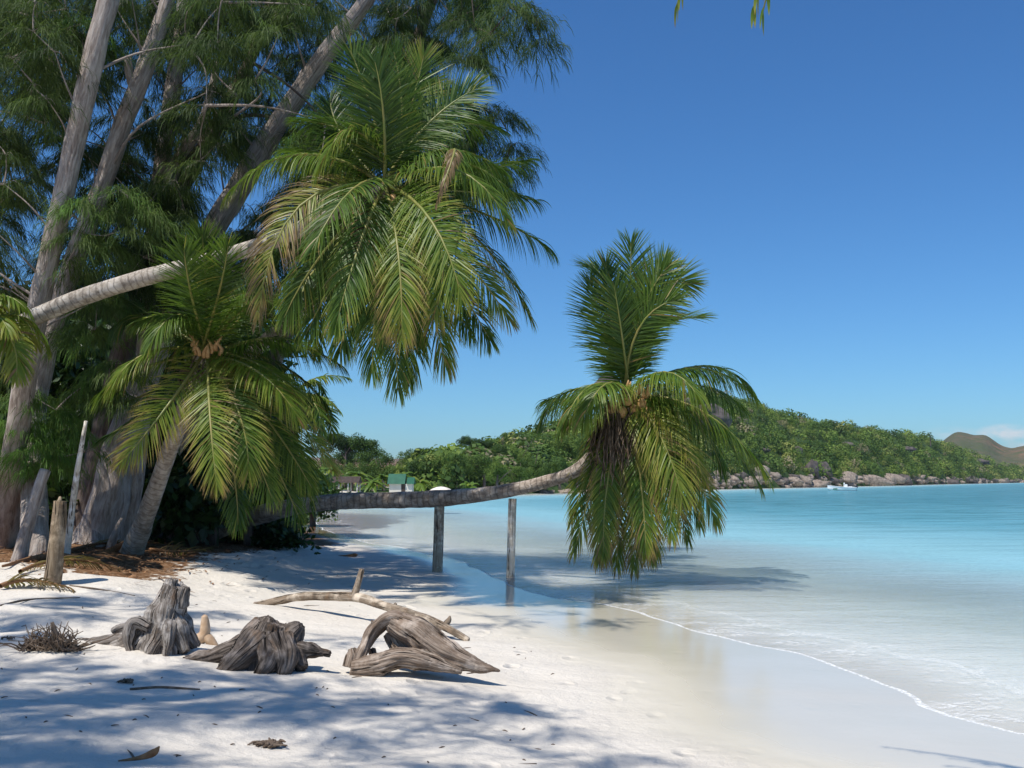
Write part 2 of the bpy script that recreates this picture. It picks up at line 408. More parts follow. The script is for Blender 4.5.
def mat_plain(name, c, rough=.6, spec=.3, c2=None, sc=6.0, bd=0.0):
    m, nt, N, L = newmat(name)
    col = c; nv = None
    if c2 is not None:
        a = noise_tex(nt, texco(nt), sc, 5, .6); col = ramp(nt, a, [(.3, c), (.7, c2)])
        if bd: nv = bumpn(nt, a, 1.0, bd)
    out(nt, principled(nt, col, rough, spec, nv).outputs[0]); return m

M = {}
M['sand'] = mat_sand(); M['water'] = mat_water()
M['palm'] = mat_leaf('palm_leaf', [(0, (.022, .055, .010)), (.25, (.060, .130, .018)), (.5, (.150, .240, .028)), (.7, (.34, .35, .055)), (.85, (.36, .24, .08)), (1, (.24, .15, .08))], .42, .44, .4)
M['rachis'] = mat_plain('palm_rib', (.16, .20, .04), .45, .4, (.24, .20, .06), 3)
M['needle'] = mat_leaf('casuarina_needle', [(0, (.014, .028, .010)), (.35, (.050, .085, .026)), (.7, (.115, .165, .048)), (1, (.125, .250, .045))], .38, .6, .2)
M['leaf'] = mat_leaf('broad_leaf', [(0, (.012, .030, .009)), (.35, (.030, .070, .014)), (.7, (.060, .120, .022)), (1, (.12, .17, .030))], .28, .42, .4)
M['scrub'] = mat_leaf('scrub_leaf', [(0, (.030, .062, .020)), (.35, (.085, .150, .032)), (.7, (.200, .285, .055)), (.9, (.30, .32, .09)), (1, (.30, .24, .17))], .28, .6, .15)
M['bark'] = mat_bark('casuarina_bark', (.14, .105, .085), (.36, .30, .26), (.56, .50, .45), (13, 13, 3.2), .05)
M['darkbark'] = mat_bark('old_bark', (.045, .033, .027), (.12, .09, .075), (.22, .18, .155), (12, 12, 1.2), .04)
M['palmbark'] = mat_bark('palm_bark', (.15, .12, .095), (.36, .31, .255), (.54, .49, .43), (5, 5, 11), .012, rings=52, lich=.5)
M['leanbark'] = mat_bark('weathered_palm_bark', (.10, .078, .064), (.31, .255, .21), (.56, .49, .43), (6, 6, 6), .014, rings=46, lich=.5)
M['post'] = mat_wood('post_wood', (40, 40, 3), (.12, .09, .065), (.38, .31, .23), (.56, .49, .40), .012)
M['brown_post'] = mat_wood('brown_post_wood', (40, 40, 3), (.07, .048, .03), (.20, .145, .09), (.32, .25, .17), .01)
M['pale_post'] = mat_wood('pale_post_wood', (40, 40, 3), (.33, .29, .23), (.58, .53, .45), (.70, .66, .58), .008)
M['stump'] = mat_wood('stump_wood', (46, 46, 3.2), (.035, .027, .022), (.145, .12, .10), (.40, .365, .33), .016, coord='tc')
M['stump2'] = mat_wood('dark_stump_wood', (46, 46, 3.2), (.022, .016, .012), (.085, .066, .053), (.24, .20, .17), .016, coord='tc')
M['stump3'] = mat_wood('root_wood', (50, 50, 3.2), (.045, .03, .02), (.20, .145, .105), (.42, .345, .28), .014, coord='tc')
M['branch'] = mat_wood('branch_wood', (44, 44, 3), (.06, .042, .028), (.22, .165, .115), (.42, .35, .27), .012, coord='tc')
M['knob'] = mat_plain('bare_wood', (.42, .27, .16), .7, .2, (.56, .42, .29), 14, .01)
M['fibre'] = mat_wood('palm_fibre', (40, 40, 6), (.030, .020, .014), (.11, .078, .052), (.28, .21, .15), .02, coord='tc')
M['husk'] = mat_plain('orange_husk', (.34, .17, .06), .6, .3, (.52, .34, .16), 18, .01)
M['brown'] = mat_plain('dry_leaf', (.16, .075, .035), .75, .2, (.32, .18, .09), 25, .004)
M['twig'] = mat_plain('twig', (.08, .055, .038), .85, .2, (.20, .15, .11), 18)
M['rock'] = mat_plain('granite', (.12, .092, .078), .85, .2, (.38, .31, .25), 1.6, .15)
M['darkrock'] = mat_plain('dark_granite', (.05, .042, .040), .85, .2, (.15, .125, .115), .5, .25)

# ------------------------------------------------------------------ ground and sea
def axis(lo, hi, s0, c, grow, smax):
    a = [c]; s = s0
    while a[-1] < hi: a.append(a[-1] + s); s = min(s * grow, smax)
    b = [c]; s = s0
    while b[-1] > lo: b.append(b[-1] - s); s = min(s * grow, smax)
    return np.array(b[::-1][:-1] + a)
def sheet(name, xs, ys, zf, mat, extra=None, **props):
    X, Y = np.meshgrid(xs, ys)
    x, y = X.ravel(), Y.ravel(); d = shore_d(x, y); z = zf(x, y, d)
    nx, ny = len(xs), len(ys)
    I = (np.arange(ny - 1)[:, None] * nx + np.arange(nx - 1)[None]).ravel()
    mb = MB(); mb.add(np.c_[x, y, z], np.c_[I, I + 1, I + nx + 1, I + nx])
    o = mb.build(name, mat, **props)
    me = o.data
    a = me.attributes.new('shore', 'FLOAT', 'POINT'); a.data.foreach_set('value', d.astype(np.float32))
    if extra:
        for k, f in extra.items():
            a = me.attributes.new(k, 'FLOAT', 'POINT'); a.data.foreach_set('value', f(x, y, d, z).astype(np.float32))
    return o
gx = axis(-3500, 3500, .055, -1.0, 1.022, 160); gy = axis(-500, 4300, .055, 10.0, 1.018, 160)
def litter(x, y, d, z):
    g = sm(-4.9, -6.8, x + .3 * wavy(x, y, 1.2, 21)) * sm(14.6, 16.4, y + .3 * wavy(x, y, 1.5, 22)) * sm(75, 55, y)
    return np.clip(g + sm(14, 24, d) * .8, 0, 1)
sheet('sand_ground', gx, gy, lambda x, y, d: ground_h(x, y, d), M['sand'], {'litter': litter}, kind='structure')
wx = axis(-120, 3500, .14, 1.0, 1.03, 150); wy = axis(-60, 4300, .14, 11.0, 1.02, 150)
def water_z(x, y, d):
    r = np.exp(-((d + 9.0) / 3.5) ** 2)
    return 0.0 + 0.018 * wavy(x * .5, y * 1.6, 1.1, 31) * sm(-1.5, -9, d) + .004 * wavy(x, y, 2.2, 33) * sm(.0, -1, d)
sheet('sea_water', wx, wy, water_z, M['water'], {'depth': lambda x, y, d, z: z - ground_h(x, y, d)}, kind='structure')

# ------------------------------------------------------------------ palms
LS = 6
def frond(name, parent, P0, Mid, P2, Lmax=.62, droop=.5, tint=.3, tiptint=.15, n=100, wid=.026, roll=0.0, mats=None, hang=0.0, split=0):
    P0, Mid, P2 = map(lambda v: np.asarray(v, float), (P0, Mid, P2))
    P1 = 2 * Mid - .5 * (P0 + P2)
    def cur(t): t = t[:, None]; return (1 - t) ** 2 * P0 + 2 * t * (1 - t) * P1 + t * t * P2
    def tan(t): t = t[:, None]; return nrm(2 * (1 - t) * (P1 - P0) + 2 * t * (P2 - P1))
    mb = MB()
    length = np.linalg.norm(Mid - P0) + np.linalg.norm(P2 - Mid)
    tt = np.linspace(0, 1, 9)
    tube(mb, cur(tt), .030 * (1 - tt) ** .8 + .004, 6, 1, mat=1, tint=tint, cap=False)
    S = np.cross(P1 - P0, P2 - P0)
    if np.linalg.norm(S) < .15 * length ** 2 * .2: S = np.cross(P2 - P0, A(0, 0, 1))
    if np.linalg.norm(S) < 1e-4: S = A(1, 0, 0)
    S = nrm(S)
    # blade faces the sky: keep the side axis mostly level
    D0 = nrm(P2 - P0)
    if abs(D0[2]) > .72:
        S3 = nrm(np.cross(D0, A(rng.normal(0, .25), 1, 0)))
        S = nrm(S3 + S * (.25 if np.dot(S, S3) > 0 else -.25))
    up = A(0, 0, 1) - D0 * D0[2]
    if abs(D0[2]) <= .72:
        S2 = nrm(np.cross(D0, A(0, 0, 1)))
        if np.dot(S2, S) < 0: S2 = -S2
        S = nrm(S * .35 + S2 * .65)
    for side in (-1, 1):
        t = np.linspace(.10, .995, n) + rng.normal(0, .004, n); t = np.clip(t, .08, 1)
        keep = rng.random(n) > .04
        for _g in range(rng.integers(0, 3)):
            g0_ = rng.uniform(.2, .95); keep &= ~((t > g0_) & (t < g0_ + rng.uniform(.012, .04)))
        t = t[keep]; k = len(t)
        p = cur(t); T = tan(t)
        Sv = nrm(S - T * (T @ S)[:, None]); Nn = np.cross(Sv, T); Nn = np.where((Nn[:, 2:3] < 0), -Nn, Nn)
        if roll: Sv, Nn = nrm(Sv * math.cos(roll) + Nn * math.sin(roll)), nrm(Nn * math.cos(roll) - Sv * math.sin(roll))
        ang = np.radians(np.interp(t, [0, .2, .7, 1], [68, 60, 46, 14])) + rng.normal(0, .09, k)
        D = nrm(np.cos(ang)[:, None] * T + np.sin(ang)[:, None] * Sv * side + Nn * rng.normal(.12, .10, k)[:, None])
        Ln = Lmax * np.interp(t, [0, .12, .35, .65, .85, 1], [.50, .80, 1, .97, .82, .42]) * rng.uniform(.86, 1.1, k)
        s = np.linspace(0, 1, LS)
        w = wid * np.array([.55, 1, .95, .78, .5, .06])
        dr = droop * (1.7 if abs(D0[2]) < .62 else .8) * rng.uniform(.75, 1.3, k) + hang
        wj = rng.normal(0, .05, (k, 3))
        pts = []
        cp = p.copy(); cd = D.copy()
        for i in range(LS):
            pts.append(cp.copy())
            step = Ln / (LS - 1)
            g = (dr * .55)[:, None] * A(0, 0, -1) + wj * (i > 2)
            cd = nrm(cd + g * (.35 + .45 * i / LS))
            cp = cp + cd * step[:, None]
        pts = np.stack(pts, 1)                       # k, LS, 3
        dirs = nrm(np.gradient(pts, axis=1))
        wv = nrm(T - D * np.sum(T * D, 1, keepdims=True)); wl = []
        for i in range(LS):
            di = dirs[:, i]; wv = nrm(wv - di * np.sum(wv * di, 1, keepdims=True)); wl.append(wv)
        wax = np.stack(wl, 1)
        tw = rng.normal(0, .30, k)[:, None, None]
        wax = nrm(wax + np.cross(dirs, wax) * tw)
        a = pts + wax * w[None, :, None] * .5; b = pts - wax * w[None, :, None] * .5
        V = np.stack([a, b], 2).reshape(-1, 3)
        base = (np.arange(k) * LS * 2)[:, None] + (np.arange(LS - 1) * 2)[None]
        Q = np.stack([base, base + 1, base + 3, base + 2], -1).reshape(-1, 4)
        ti = tint + rng.normal(0, .07, k)[:, None] + tiptint * (s[None] ** 2) * 1.2 + .25 * tiptint * t[:, None] ** 3
        dead = rng.random(k) < .03 + .05 * tiptint
        ti = np.where(dead[:, None], np.clip(ti + .4, 0, 1), ti)
        mb.add(V, Q, tint=np.clip(np.repeat(ti[:, :, None], 2, 2).reshape(-1), 0, 1))
    return mb.build(name, mats or [M['palm'], M['rachis']], parent)

def img_frond(root, c, Yc, mid, tip, ym=0.0, yt=0.0, **kw):
    P0 = at(c[0], c[1], Yc); P0 = P0 + rng.normal(0, .04, 3)
    return frond('frond', root, P0, at(*mid, Yc + ym), at(*tip, Yc + yt), **kw)
def auto_frond(root, C, az, el, length, bend, **kw):
    d = A(math.cos(az) * math.cos(el), math.sin(az) * math.cos(el), math.sin(el))
    Mid = C + d * length * .5; tip = Mid + nrm(d * (1 - bend) + A(0, 0, -1) * bend) * length * .5
    return frond('frond', root, C, Mid, tip, **kw)
def fibre_skirt(root, C, ax, r, h, n=60):
    mb = MB()
    for i in range(n):
        a = rng.uniform(0, 6.28); rr = r * rng.uniform(.5, 1.1)
        p = C + A(math.cos(a) * rr, math.sin(a) * rr, rng.uniform(-.15, .2)) + nrm(ax) * rng.uniform(-.35, .15)
        L = h * rng.uniform(.4, 1)
        q = p + A(math.cos(a) * .18, math.sin(a) * .18, -L * .5); e = p + A(math.cos(a) * .15 + rng.normal(0, .08), math.sin(a) * .15 + rng.normal(0, .08), -L)
        tube(mb, [p, q, e], [.022, .014, .004], 4, 2, cap=False)
    return mb.build('fibre_skirt', M['fibre'], root)
def ball(mb, c, r, sq=(1, 1, 1), n=10, rough=.0, mat=0, tint=0):
    th = np.linspace(0, math.pi, n); ph = np.arange(n * 2) / (n * 2) * 2 * math.pi
    V = []
    for a in th:
        for b in ph:
            v = A(math.sin(a) * math.cos(b), math.sin(a) * math.sin(b), math.cos(a))
            k = 1 + (rough * mnoise.noise(Vector(v * 1.7 + np.array(c))) if rough else 0)
            V.append(np.array(c) + v * k * r * np.array(sq))
    I = np.arange(n - 1)[:, None] * n * 2; J = np.arange(n * 2)[None]; J2 = (J + 1) % (n * 2)
    mb.add(V, np.stack([I + J, I + n * 2 + J, I + n * 2 + J2, I + J2], -1).reshape(-1, 4), mat=mat, tint=tint)

# --- palm leaning out over the water, held up by posts
Y3 = 19.9
root = thing('coconut_palm', hit(195, 541), 'coconut palm with a nearly level trunk over the water, propped on two posts', 'palm tree')
mb = MB()
b3 = hit(190, 541)
path = [b3 + A(-.6, .9, -.35), b3 + A(.1, .1, .05), at(235, 522, 24.6), at(270, 512, 23.6), at(305, 505, 23.0), at(350, 501, 22.6), at(400, 500, 22.3), at(440, 498.5, 22.0), at(500, 492, 21.4), at(545, 482, 20.9), at(580, 468, 20.3), at(604, 440, 20.0), at(618, 412, Y3)]
tube(mb, path, [.32, .28, .24, .215, .185, .18, .18, .18, .145, .13, .13, .15, .16], 24, 10, rough=.10, fs=4)
mb.build('trunk', M['leanbark'], root)
c = (626, 396)
PF3 = [((612, 325), (606, 262), .1, .3, .15), ((630, 305), (631, 243), .2, .2, .2), ((648, 302), (692, 284), -.3, -.4, .38), ((640, 318), (668, 266), -.5, -.6, .3), ((606, 338), (590, 282), .3, .5, .2), ((622, 335), (614, 285), -.5, -.8, .25),
       ((650, 335), (702, 318), .2, .5, .25), ((645, 300), (668, 262), .3, .6, .2), ((612, 300), (590, 268), .6, 1.0, .15), ((638, 330), (676, 300), -.5, -.7, .3),
       ((572, 390), (541, 422), .3, .5, .15), ((592, 385), (562, 428), -.5, -.9, .3), ((606, 384), (582, 420), -.9, -1.3, .4), ((580, 400), (548, 400), .8, 1.2, .1),
       ((694, 368), (754, 396), -.2, -.2, .28), ((690, 384), (742, 408), .5, 1.0, .15), ((664, 372), (700, 400), -1.0, -1.6, .4),
       ((704, 412), (768, 478), -.3, -.4, .42), ((700, 410), (762, 470), -.5, -.6, .38), ((698, 416), (760, 486), -.1, -.2, .30), ((702, 366), (750, 390), .1, .1, .25), ((690, 420), (722, 470), .5, .9, .2),
       ((670, 425), (704, 482), -.6, -.8, .62), ((660, 435), (682, 500), -.8, -1.0, .55),
       ((600, 465), (574, 552), -.1, -.2, .25), ((608, 485), (599, 560), .2, .1, .30), ((620, 490), (617, 566), .1, .1, .30), ((634, 485), (634, 568), .1, .0, .35), ((608, 478), (604, 556), -.5, -.7, .35), ((640, 474), (646, 556), -.6, -.8, .32),
       ((646, 478), (654, 560), .1, .0, .25), ((658, 462), (672, 538), -.6, -.8, .3), ((668, 455), (700, 525), .2, .2, .2), ((684, 462), (716, 522), -.4, -.5, .28),
       ((598, 450), (572, 520), .4, .5, .15), ((612, 470), (604, 545), .6, .7, .15), ((640, 470), (640, 550), .7, .8, .12), ((660, 455), (688, 540), .7, .8, .15)]
for i, (m_, t_, ym, yt, ti) in enumerate(PF3):
    low = t_[1] > 500
    img_frond(root, c, Y3, m_, t_, ym, yt, Lmax=(.80 if t_[1] < 340 else .85) if not low else .70, droop=.22 if t_[1] < 340 else .7, tint=ti, tiptint=.6 if low else .2, hang=.25 if low else 0, n=108, wid=.023)
fibre_skirt(root, at(617, 420, Y3 - .2), A(.3, 0, .5), .27, 1.25, 190)
mb = MB()
for i in range(9):
    p = at(614 + 4 * i, 402 + rng.uniform(-14, 8), Y3 - .32 + rng.uniform(-.05, .1))
    tube(mb, [p, p + A(rng.normal(0, .03), -.08, .10), p + A(rng.normal(0, .05), -.10, .26)], [.05, .045, .012], 6, 3)
mb.build('flower_sheath', M['husk'], root)
for i, (px, py) in enumerate([(612, 408), (622, 412), (634, 410), (642, 404), (628, 400), (648, 412)]):
    mb = MB(); ball(mb, at(px, py, Y3 - .38), .10, (1, 1, 1.2), 8); mb.build('coconut', M['husk'], root)
for i, (px, py) in enumerate([(598, 412), (590, 404)]):
    img_frond(root, (618, 405), Y3 - .2, (px, py - 6), (px - 38 + 12 * i, py + 18 + 12 * i), -.3, -.4, Lmax=.4, droop=.9, tint=.95, tiptint=.2, n=36)

# posts
def post(px, yt, yb, Y, w, label, lean=0.0, mat='post', dz=-.5, top=None):
    a = at(px + lean, yt, Y); b = at(px, yb, Y); b = A(b[0], Y, ground_at(b[0], Y))
    o = MB()
    tube(o, [b + A(0, 0, dz), b, (a + b) / 2, a], [w, w, w * .97, w * .95], 14, 5, rough=.06, fs=1.2)
    return o.build('wooden_post', M[mat], None, origin=b, **P(label, 'post'))
post(437.5, 505.8, 571, 22.0, .115, 'dark thick wooden post under the leaning palm, nearer its root', 2)
post(510.5, 498.6, 575, 21.25, .09, 'pale thin wooden post under the leaning palm, nearer its crown', 2, 'pale_post')

# --- big palm with the drooping crown
Y1 = 15.5
bp = A(-11.0, 17.0, ground_at(-11, 17))
root = thing('coconut_palm', bp, 'large coconut palm, its long pale trunk slanting up right across the grove', 'palm tree')
mb = MB()
tube(mb, [bp + A(-.8, 0, -.3), bp, A(-9.6, 16.9, 2.6), at(0, 343, 16.8), at(60, 306, 16.6), at(130, 282, 16.4), at(200, 263, 16.1), at(275, 240, 15.8), at(345, 208, 15.6), at(388, 188, Y1)],
     [.30, .22, .17, .155, .145, .14, .13, .125, .13, .14], 18, 10, rough=.08, fs=3)
mb.build('trunk', M['palmbark'], root)
c = (388, 186)
PF1 = [((300, 154), (226, 196), 0, -.1, .40, 1.0), ((300, 206), (258, 318), -.5, -.7, .66, .6), ((352, 190), (312, 250), -.9, -1.5, .30, .6), ((362, 238), (335, 328), -1.0, -1.4, .25, .7),
       ((398, 250), (402, 338), -1.1, -1.3, .48, .5), ((405, 240), (384, 330), -.8, -.9, .35, .5), ((432, 222), (462, 300), -1.2, -1.5, .46, .35), ((438, 235), (432, 320), -1.0, -1.1, .38, .5),
       ((455, 170), (508, 222), -.9, -1.2, .42, .5), ((448, 158), (520, 200), -.4, -.5, .30, .7), ((440, 150), (505, 172), -.2, -.2, .30, .8),
       ((430, 122), (478, 88), .0, .1, .26, .35), ((402, 122), (394, 52), .1, .1, .10, .2), ((372, 112), (350, 50), -.1, -.1, .18, .25), ((410, 112), (424, 55), .3, .3, .5, .15),
       ((384, 120), (375, 62), -.5, -.7, .15, .3), ((355, 130), (318, 172), -.4, -.6, .42, .6), ((362, 140), (300, 120), .4, .5, .1, .4), ((350, 165), (286, 150), .6, .9, .1, .6),
       ((480, 212), (552, 250), .3, .5, .12, .8), ((474, 236), (530, 318), .4, .6, .15, .7), ((458, 252), (508, 318), -.1, -.1, .36, .6), ((448, 270), (490, 340), .5, .7, .12, .7),
       ((425, 285), (446, 368), .0, .0, .30, .8), ((408, 295), (410, 380), .3, .3, .15, .9), ((394, 300), (398, 390), -.2, -.2, .18, .8), ((376, 292), (372, 372), .2, .2, .12, .9),
       ((358, 280), (340, 352), .3, .3, .10, .9), ((340, 268), (306, 334), .4, .5, .12, .9), ((325, 250), (284, 318), .2, .3, .16, .9), ((350, 250), (318, 300), .7, .9, .08, .8),
       ((440, 180), (530, 160), .8, 1.2, .08, .6), ((450, 190), (538, 200), 1.0, 1.5, .08, .7), ((430, 130), (500, 130), .8, 1.2, .08, .5), ((400, 260), (420, 345), .8, 1.0, .08, .8),
       ((430, 255), (470, 335), .9, 1.2, .08, .8), ((365, 255), (352, 330), 1.0, 1.2, .06, .8), ((345, 140), (330, 100), .6, .9, .08, .3)]
for m_, t_, ym, yt, ti, dr in PF1:
    low = t_[1] > 300
    img_frond(root, c, Y1, m_, t_, ym, yt, Lmax=.72, droop=dr, tint=ti, tiptint=.40 if low else .18, hang=.2 if low else 0, n=122, wid=.019)
fibre_skirt(root, at(380, 205, Y1), A(.6, 0, .3), .28, 1.1, 90)
img_frond(root, (440, 175), Y1 - .5, (455, 150), (436, 205), -.9, -1.3, Lmax=.25, droop=1.2, tint=.97, n=40)
mb = MB()
for i in range(7):
    p = at(350 + 7 * i + rng.uniform(-4, 4), 205 + rng.uniform(-18, 22), Y1 - .4)
    tube(mb, [p, p + A(.02, -.06, -.1), p + A(rng.normal(0, .05), -.08, -.3)], [.045, .04, .01], 6, 3)
mb.build('flower_sheath', M['husk'], root)

# --- palm in front of the grove
b2 = hit(132, 553)
Y2 = b2[1] - 2.3
root = thing('coconut_palm', b2, 'short coconut palm in front of the grove, its grey trunk curving right', 'palm tree')
mb = MB()
tube(mb, [b2 + A(-.12, 0, -.3), b2 + A(0, 0, .02), at(150, 505, b2[1] - .7), at(166, 460, b2[1] - 1.2), at(188, 400, Y2 + .3), at(206, 350, Y2)], [.27, .22, .165, .15, .15, .16], 20, 9, rough=.08)
mb.build('trunk', M['palmbark'], root)
c = (206, 352)
PF2 = [((206, 290), (202, 234), -1.2, -1.9, .2, .1), ((192, 298), (184, 250), -1.3, -2.0, .2, .15), ((218, 296), (228, 246), -1.2, -1.9, .2, .15), ((240, 318), (262, 285), .2, .3, .2, .3), ((198, 285), (212, 250), .5, .6, .1, .1),
       ((150, 352), (110, 388), -.6, -.9, .45, .5), ((150, 318), (116, 330), .3, .4, .2, .9), ((165, 325), (128, 300), .6, .9, .1, .4),
       ((284, 344), (342, 366), .3, .4, .15, .7), ((262, 366), (302, 400), -.5, -.7, .45, .4), ((272, 392), (334, 470), -.3, -.3, .52, .3), ((260, 410), (312, 488), .2, .3, .25, .7),
       ((210, 415), (217, 486), -1.2, -1.5, .50, .25), ((168, 405), (122, 462), -.9, -1.2, .52, .45), ((238, 410), (248, 474), -.9, -1.0, .40, .45), 
       ((244, 430), (272, 498), -.3, -.3, .25, .6), ((262, 440), (300, 520), .3, .4, .12, .8), ((230, 450), (238, 525), .5, .5, .10, .8), ((160, 400), (100, 440), .2, .2, .22, .8),
       ((150, 392), (88, 410), .6, .7, .12, .8), ((138, 370), (100, 398), -.2, -.3, .35, .5), ((176, 318), (136, 322), -.4, -.6, .35, .5), ((268, 338), (312, 350), -.4, -.5, .3, .5), ((258, 372), (298, 418), -.9, -1.1, .48, .4), ((240, 312), (268, 302), -.6, -.8, .3, .4), ((250, 322), (292, 320), .6, .9, .1, .5), ((240, 300), (268, 300), -.3, -.4, .3, .6),
       ((180, 315), (150, 345), -.7, -1.1, .35, .6), ((272, 360), (330, 410), .8, 1.1, .1, .8), ((280, 420), (310, 505), .8, 1.0, .08, .8)]
for m_, t_, ym, yt, ti, dr in PF2:
    img_frond(root, c, Y2, m_, t_, ym, yt, Lmax=.66, droop=dr, tint=ti, tiptint=.35 if t_[1] > 460 else .15, n=116, wid=.019)
fibre_skirt(root, at(204, 365, Y2), A(.2, 0, .8), .25, .8, 50)
mb = MB()
for i in range(8):
    p = at(192 + 4 * i, 350 + rng.uniform(-10, 12), Y2 - .35)
    tube(mb, [p, p + A(rng.normal(0, .03), -.05, .1), p + A(rng.normal(0, .06), -.06, .24)], [.04, .035, .01], 6, 3)
mb.build('flower_sheath', M['husk'], root)

# --- second trunk behind the big crown
g = A(-9.3, 24.5, ground_at(-9.3, 24.5))
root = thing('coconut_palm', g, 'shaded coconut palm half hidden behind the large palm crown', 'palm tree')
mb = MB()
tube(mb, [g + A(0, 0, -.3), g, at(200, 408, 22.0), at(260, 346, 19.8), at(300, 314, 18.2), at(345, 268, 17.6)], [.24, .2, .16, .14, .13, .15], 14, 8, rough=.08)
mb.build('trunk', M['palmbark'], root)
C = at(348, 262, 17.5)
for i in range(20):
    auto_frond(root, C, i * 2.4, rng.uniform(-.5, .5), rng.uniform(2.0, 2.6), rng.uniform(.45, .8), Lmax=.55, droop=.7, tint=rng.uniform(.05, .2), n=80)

# --- small young palm fronds at far left, another coconut palm off the left edge
def simple_palm(px, py, Y, bx, by, label, nf, fl, ti, lm=.55, nl=44, wid=.036, rt=.14, group=None, skip=None, bare=False):
    C = at(px, py, Y); g = A(bx, by, ground_at(bx, by))
    root = thing('coconut_palm', g, label, 'palm tree', group)
    mb = MB(); mid = (g + C) / 2 + A(rng.normal(0, .2), 0, 0)
    tube(mb, [g + A(0, 0, -.3), g, mid, C], [rt * 1.7, rt * 1.4, rt, rt], 10, 6, rough=.06)
    mb.build('trunk', M['palmbark'], root)
    for i in range(nf):
        el = rng.uniform(-.45, .95) if not bare else rng.uniform(-.3, .6)
        auto_frond(root, C, i * 2.4 + rng.uniform(-.2, .2), el, fl * rng.uniform(.85, 1.1), .35 + .3 * rng.random() + .2 * (el < 0), Lmax=lm, droop=.6, tint=ti + rng.uniform(-.08, .15), n=nl, wid=wid)
    return root
simple_palm(-22, 322, 15.6, -8.6, 15.8, 'coconut palm off the left edge, one bright frond beside the slanting trunk', 15, 1.2, .42, .5)
simple_palm(292, 398, 34, -7.6, 34.5, 'slender sunlit coconut palm rising behind the front palm, right of its crown', 22, 2.1, .38, .6, 40, .05)
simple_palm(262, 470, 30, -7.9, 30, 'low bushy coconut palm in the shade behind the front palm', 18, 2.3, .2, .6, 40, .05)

# ------------------------------------------------------------------ casuarinas
def tuft_templates(k=14, n=26):
    res = []
    for _ in range(k):
        tl = rng.uniform(.35, .6)
        tw = nrm(A(1, 0, rng.uniform(-.7, -.1)))
        s = rng.random(n) * tl
        base = tw[None] * s[:, None] + A(0, 0, -.6)[None] * (s[:, None] ** 2) + rng.normal(0, .012, (n, 3))
        a = rng.uniform(0, 2 * math.pi, n)
        d = nrm(tw[None] * rng.uniform(.3, .9, n)[:, None] + np.c_[np.zeros(n), np.cos(a), np.sin(a)] * rng.uniform(.1, .8, n)[:, None] + A(0, 0, -.25))
        L = rng.uniform(.15, .36, n)
        p1 = base + d * (L * .45)[:, None]
        d2 = nrm(d * .7 + A(0, 0, -1.0)); p2 = p1 + d2 * (L * .55)[:, None]
        w = nrm(np.c_[rng.normal(size=n), rng.normal(size=n), rng.normal(size=n) * .2])
        ws = (.0046, .0052, .0015)
        V = np.stack([base + w * ws[0], base - w * ws[0], p1 + w * ws[1], p1 - w * ws[1], p2 + w * ws[2], p2 - w * ws[2]], 1).reshape(-1, 3)
        b = (np.arange(n) * 6)[:, None] + np.array([0, 2])[None]
        Q = np.stack([b, b + 1, b + 3, b + 2], -1).reshape(-1, 4)
        res.append((V, Q))
    return res
TUF = tuft_templates()
def scatter(mb, templ, pos, yaw, sc, tint, mat=0):
    idx = rng.integers(0, len(templ), len(pos))
    for k, (V, Q) in enumerate(templ):
        s = np.where(idx == k)[0]
        if not len(s): continue
        c, n_ = np.cos(yaw[s]), np.sin(yaw[s])
        X = (V[None, :, 0] * c[:, None] - V[None, :, 1] * n_[:, None]) * sc[s][:, None]
        Y = (V[None, :, 0] * n_[:, None] + V[None, :, 1] * c[:, None]) * sc[s][:, None]
        Z = V[None, :, 2] * sc[s][:, None]
        W = np.stack([X, Y, Z], -1) + pos[s][:, None, :]
        QQ = Q[None] + (np.arange(len(s)) * len(V))[:, None, None]
        mb.add(W.reshape(-1, 3), QQ.reshape(-1, Q.shape[1]) if Q.shape[1] == 4 else None, None if Q.shape[1] == 4 else QQ.reshape(-1, 3), tint=np.repeat(tint[s], len(V)), mat=mat)
def cas_cluster(mb, lb, C, r, n, tint, start=None, big=.05, outv=None, droopy=1.0, sc=1.0):
    """boughs sweeping out from C that carry drooping needle tufts; the limb itself goes to lb"""
    C = np.asarray(C, float)
    if start is not None:
        s = np.asarray(start, float); mid = (s + C) / 2 + A(rng.normal(0, .06), rng.normal(0, .06), rng.uniform(-.02, .10)) * np.linalg.norm(C - s)
        tube(lb, [s, mid, C], [big, big * .6, big * .3], 7, 5, rough=.1)
    nb = max(4, int(n / 9)); pos = []; yaw = []
    for b in range(nb):
        a = rng.uniform(0, 6.283); e = rng.uniform(-.25, .55)
        d = A(math.cos(a) * math.cos(e), math.sin(a) * math.cos(e), math.sin(e))
        L = r * rng.uniform(.6, 1.15)
        p1 = C + d * L * .5 + A(0, 0, .05 * r); p2 = C + d * L + A(0, 0, -.45 * r * droopy)
        tube(lb, [C, p1, p2], [big * .3, big * .18, .004], 4, 2, cap=False)
        k = max(3, n // nb)  # tufts on this bough
        t = rng.uniform(.15, 1.05, k)[:, None]
        q = (1 - t) ** 2 * C + 2 * t * (1 - t) * (2 * p1 - .5 * (C + p2)) + t * t * p2
        pos.append(q + rng.normal(0, .05 * r, (k, 3))); yaw.append(a + rng.normal(0, .8, k))
    pos = np.vstack(pos); yaw = np.concatenate(yaw)
    scatter(mb, TUF, pos, yaw, sc * rng.uniform(.75, 1.3, len(pos)), np.clip(tint + rng.normal(0, .10, len(pos)), 0, 1))

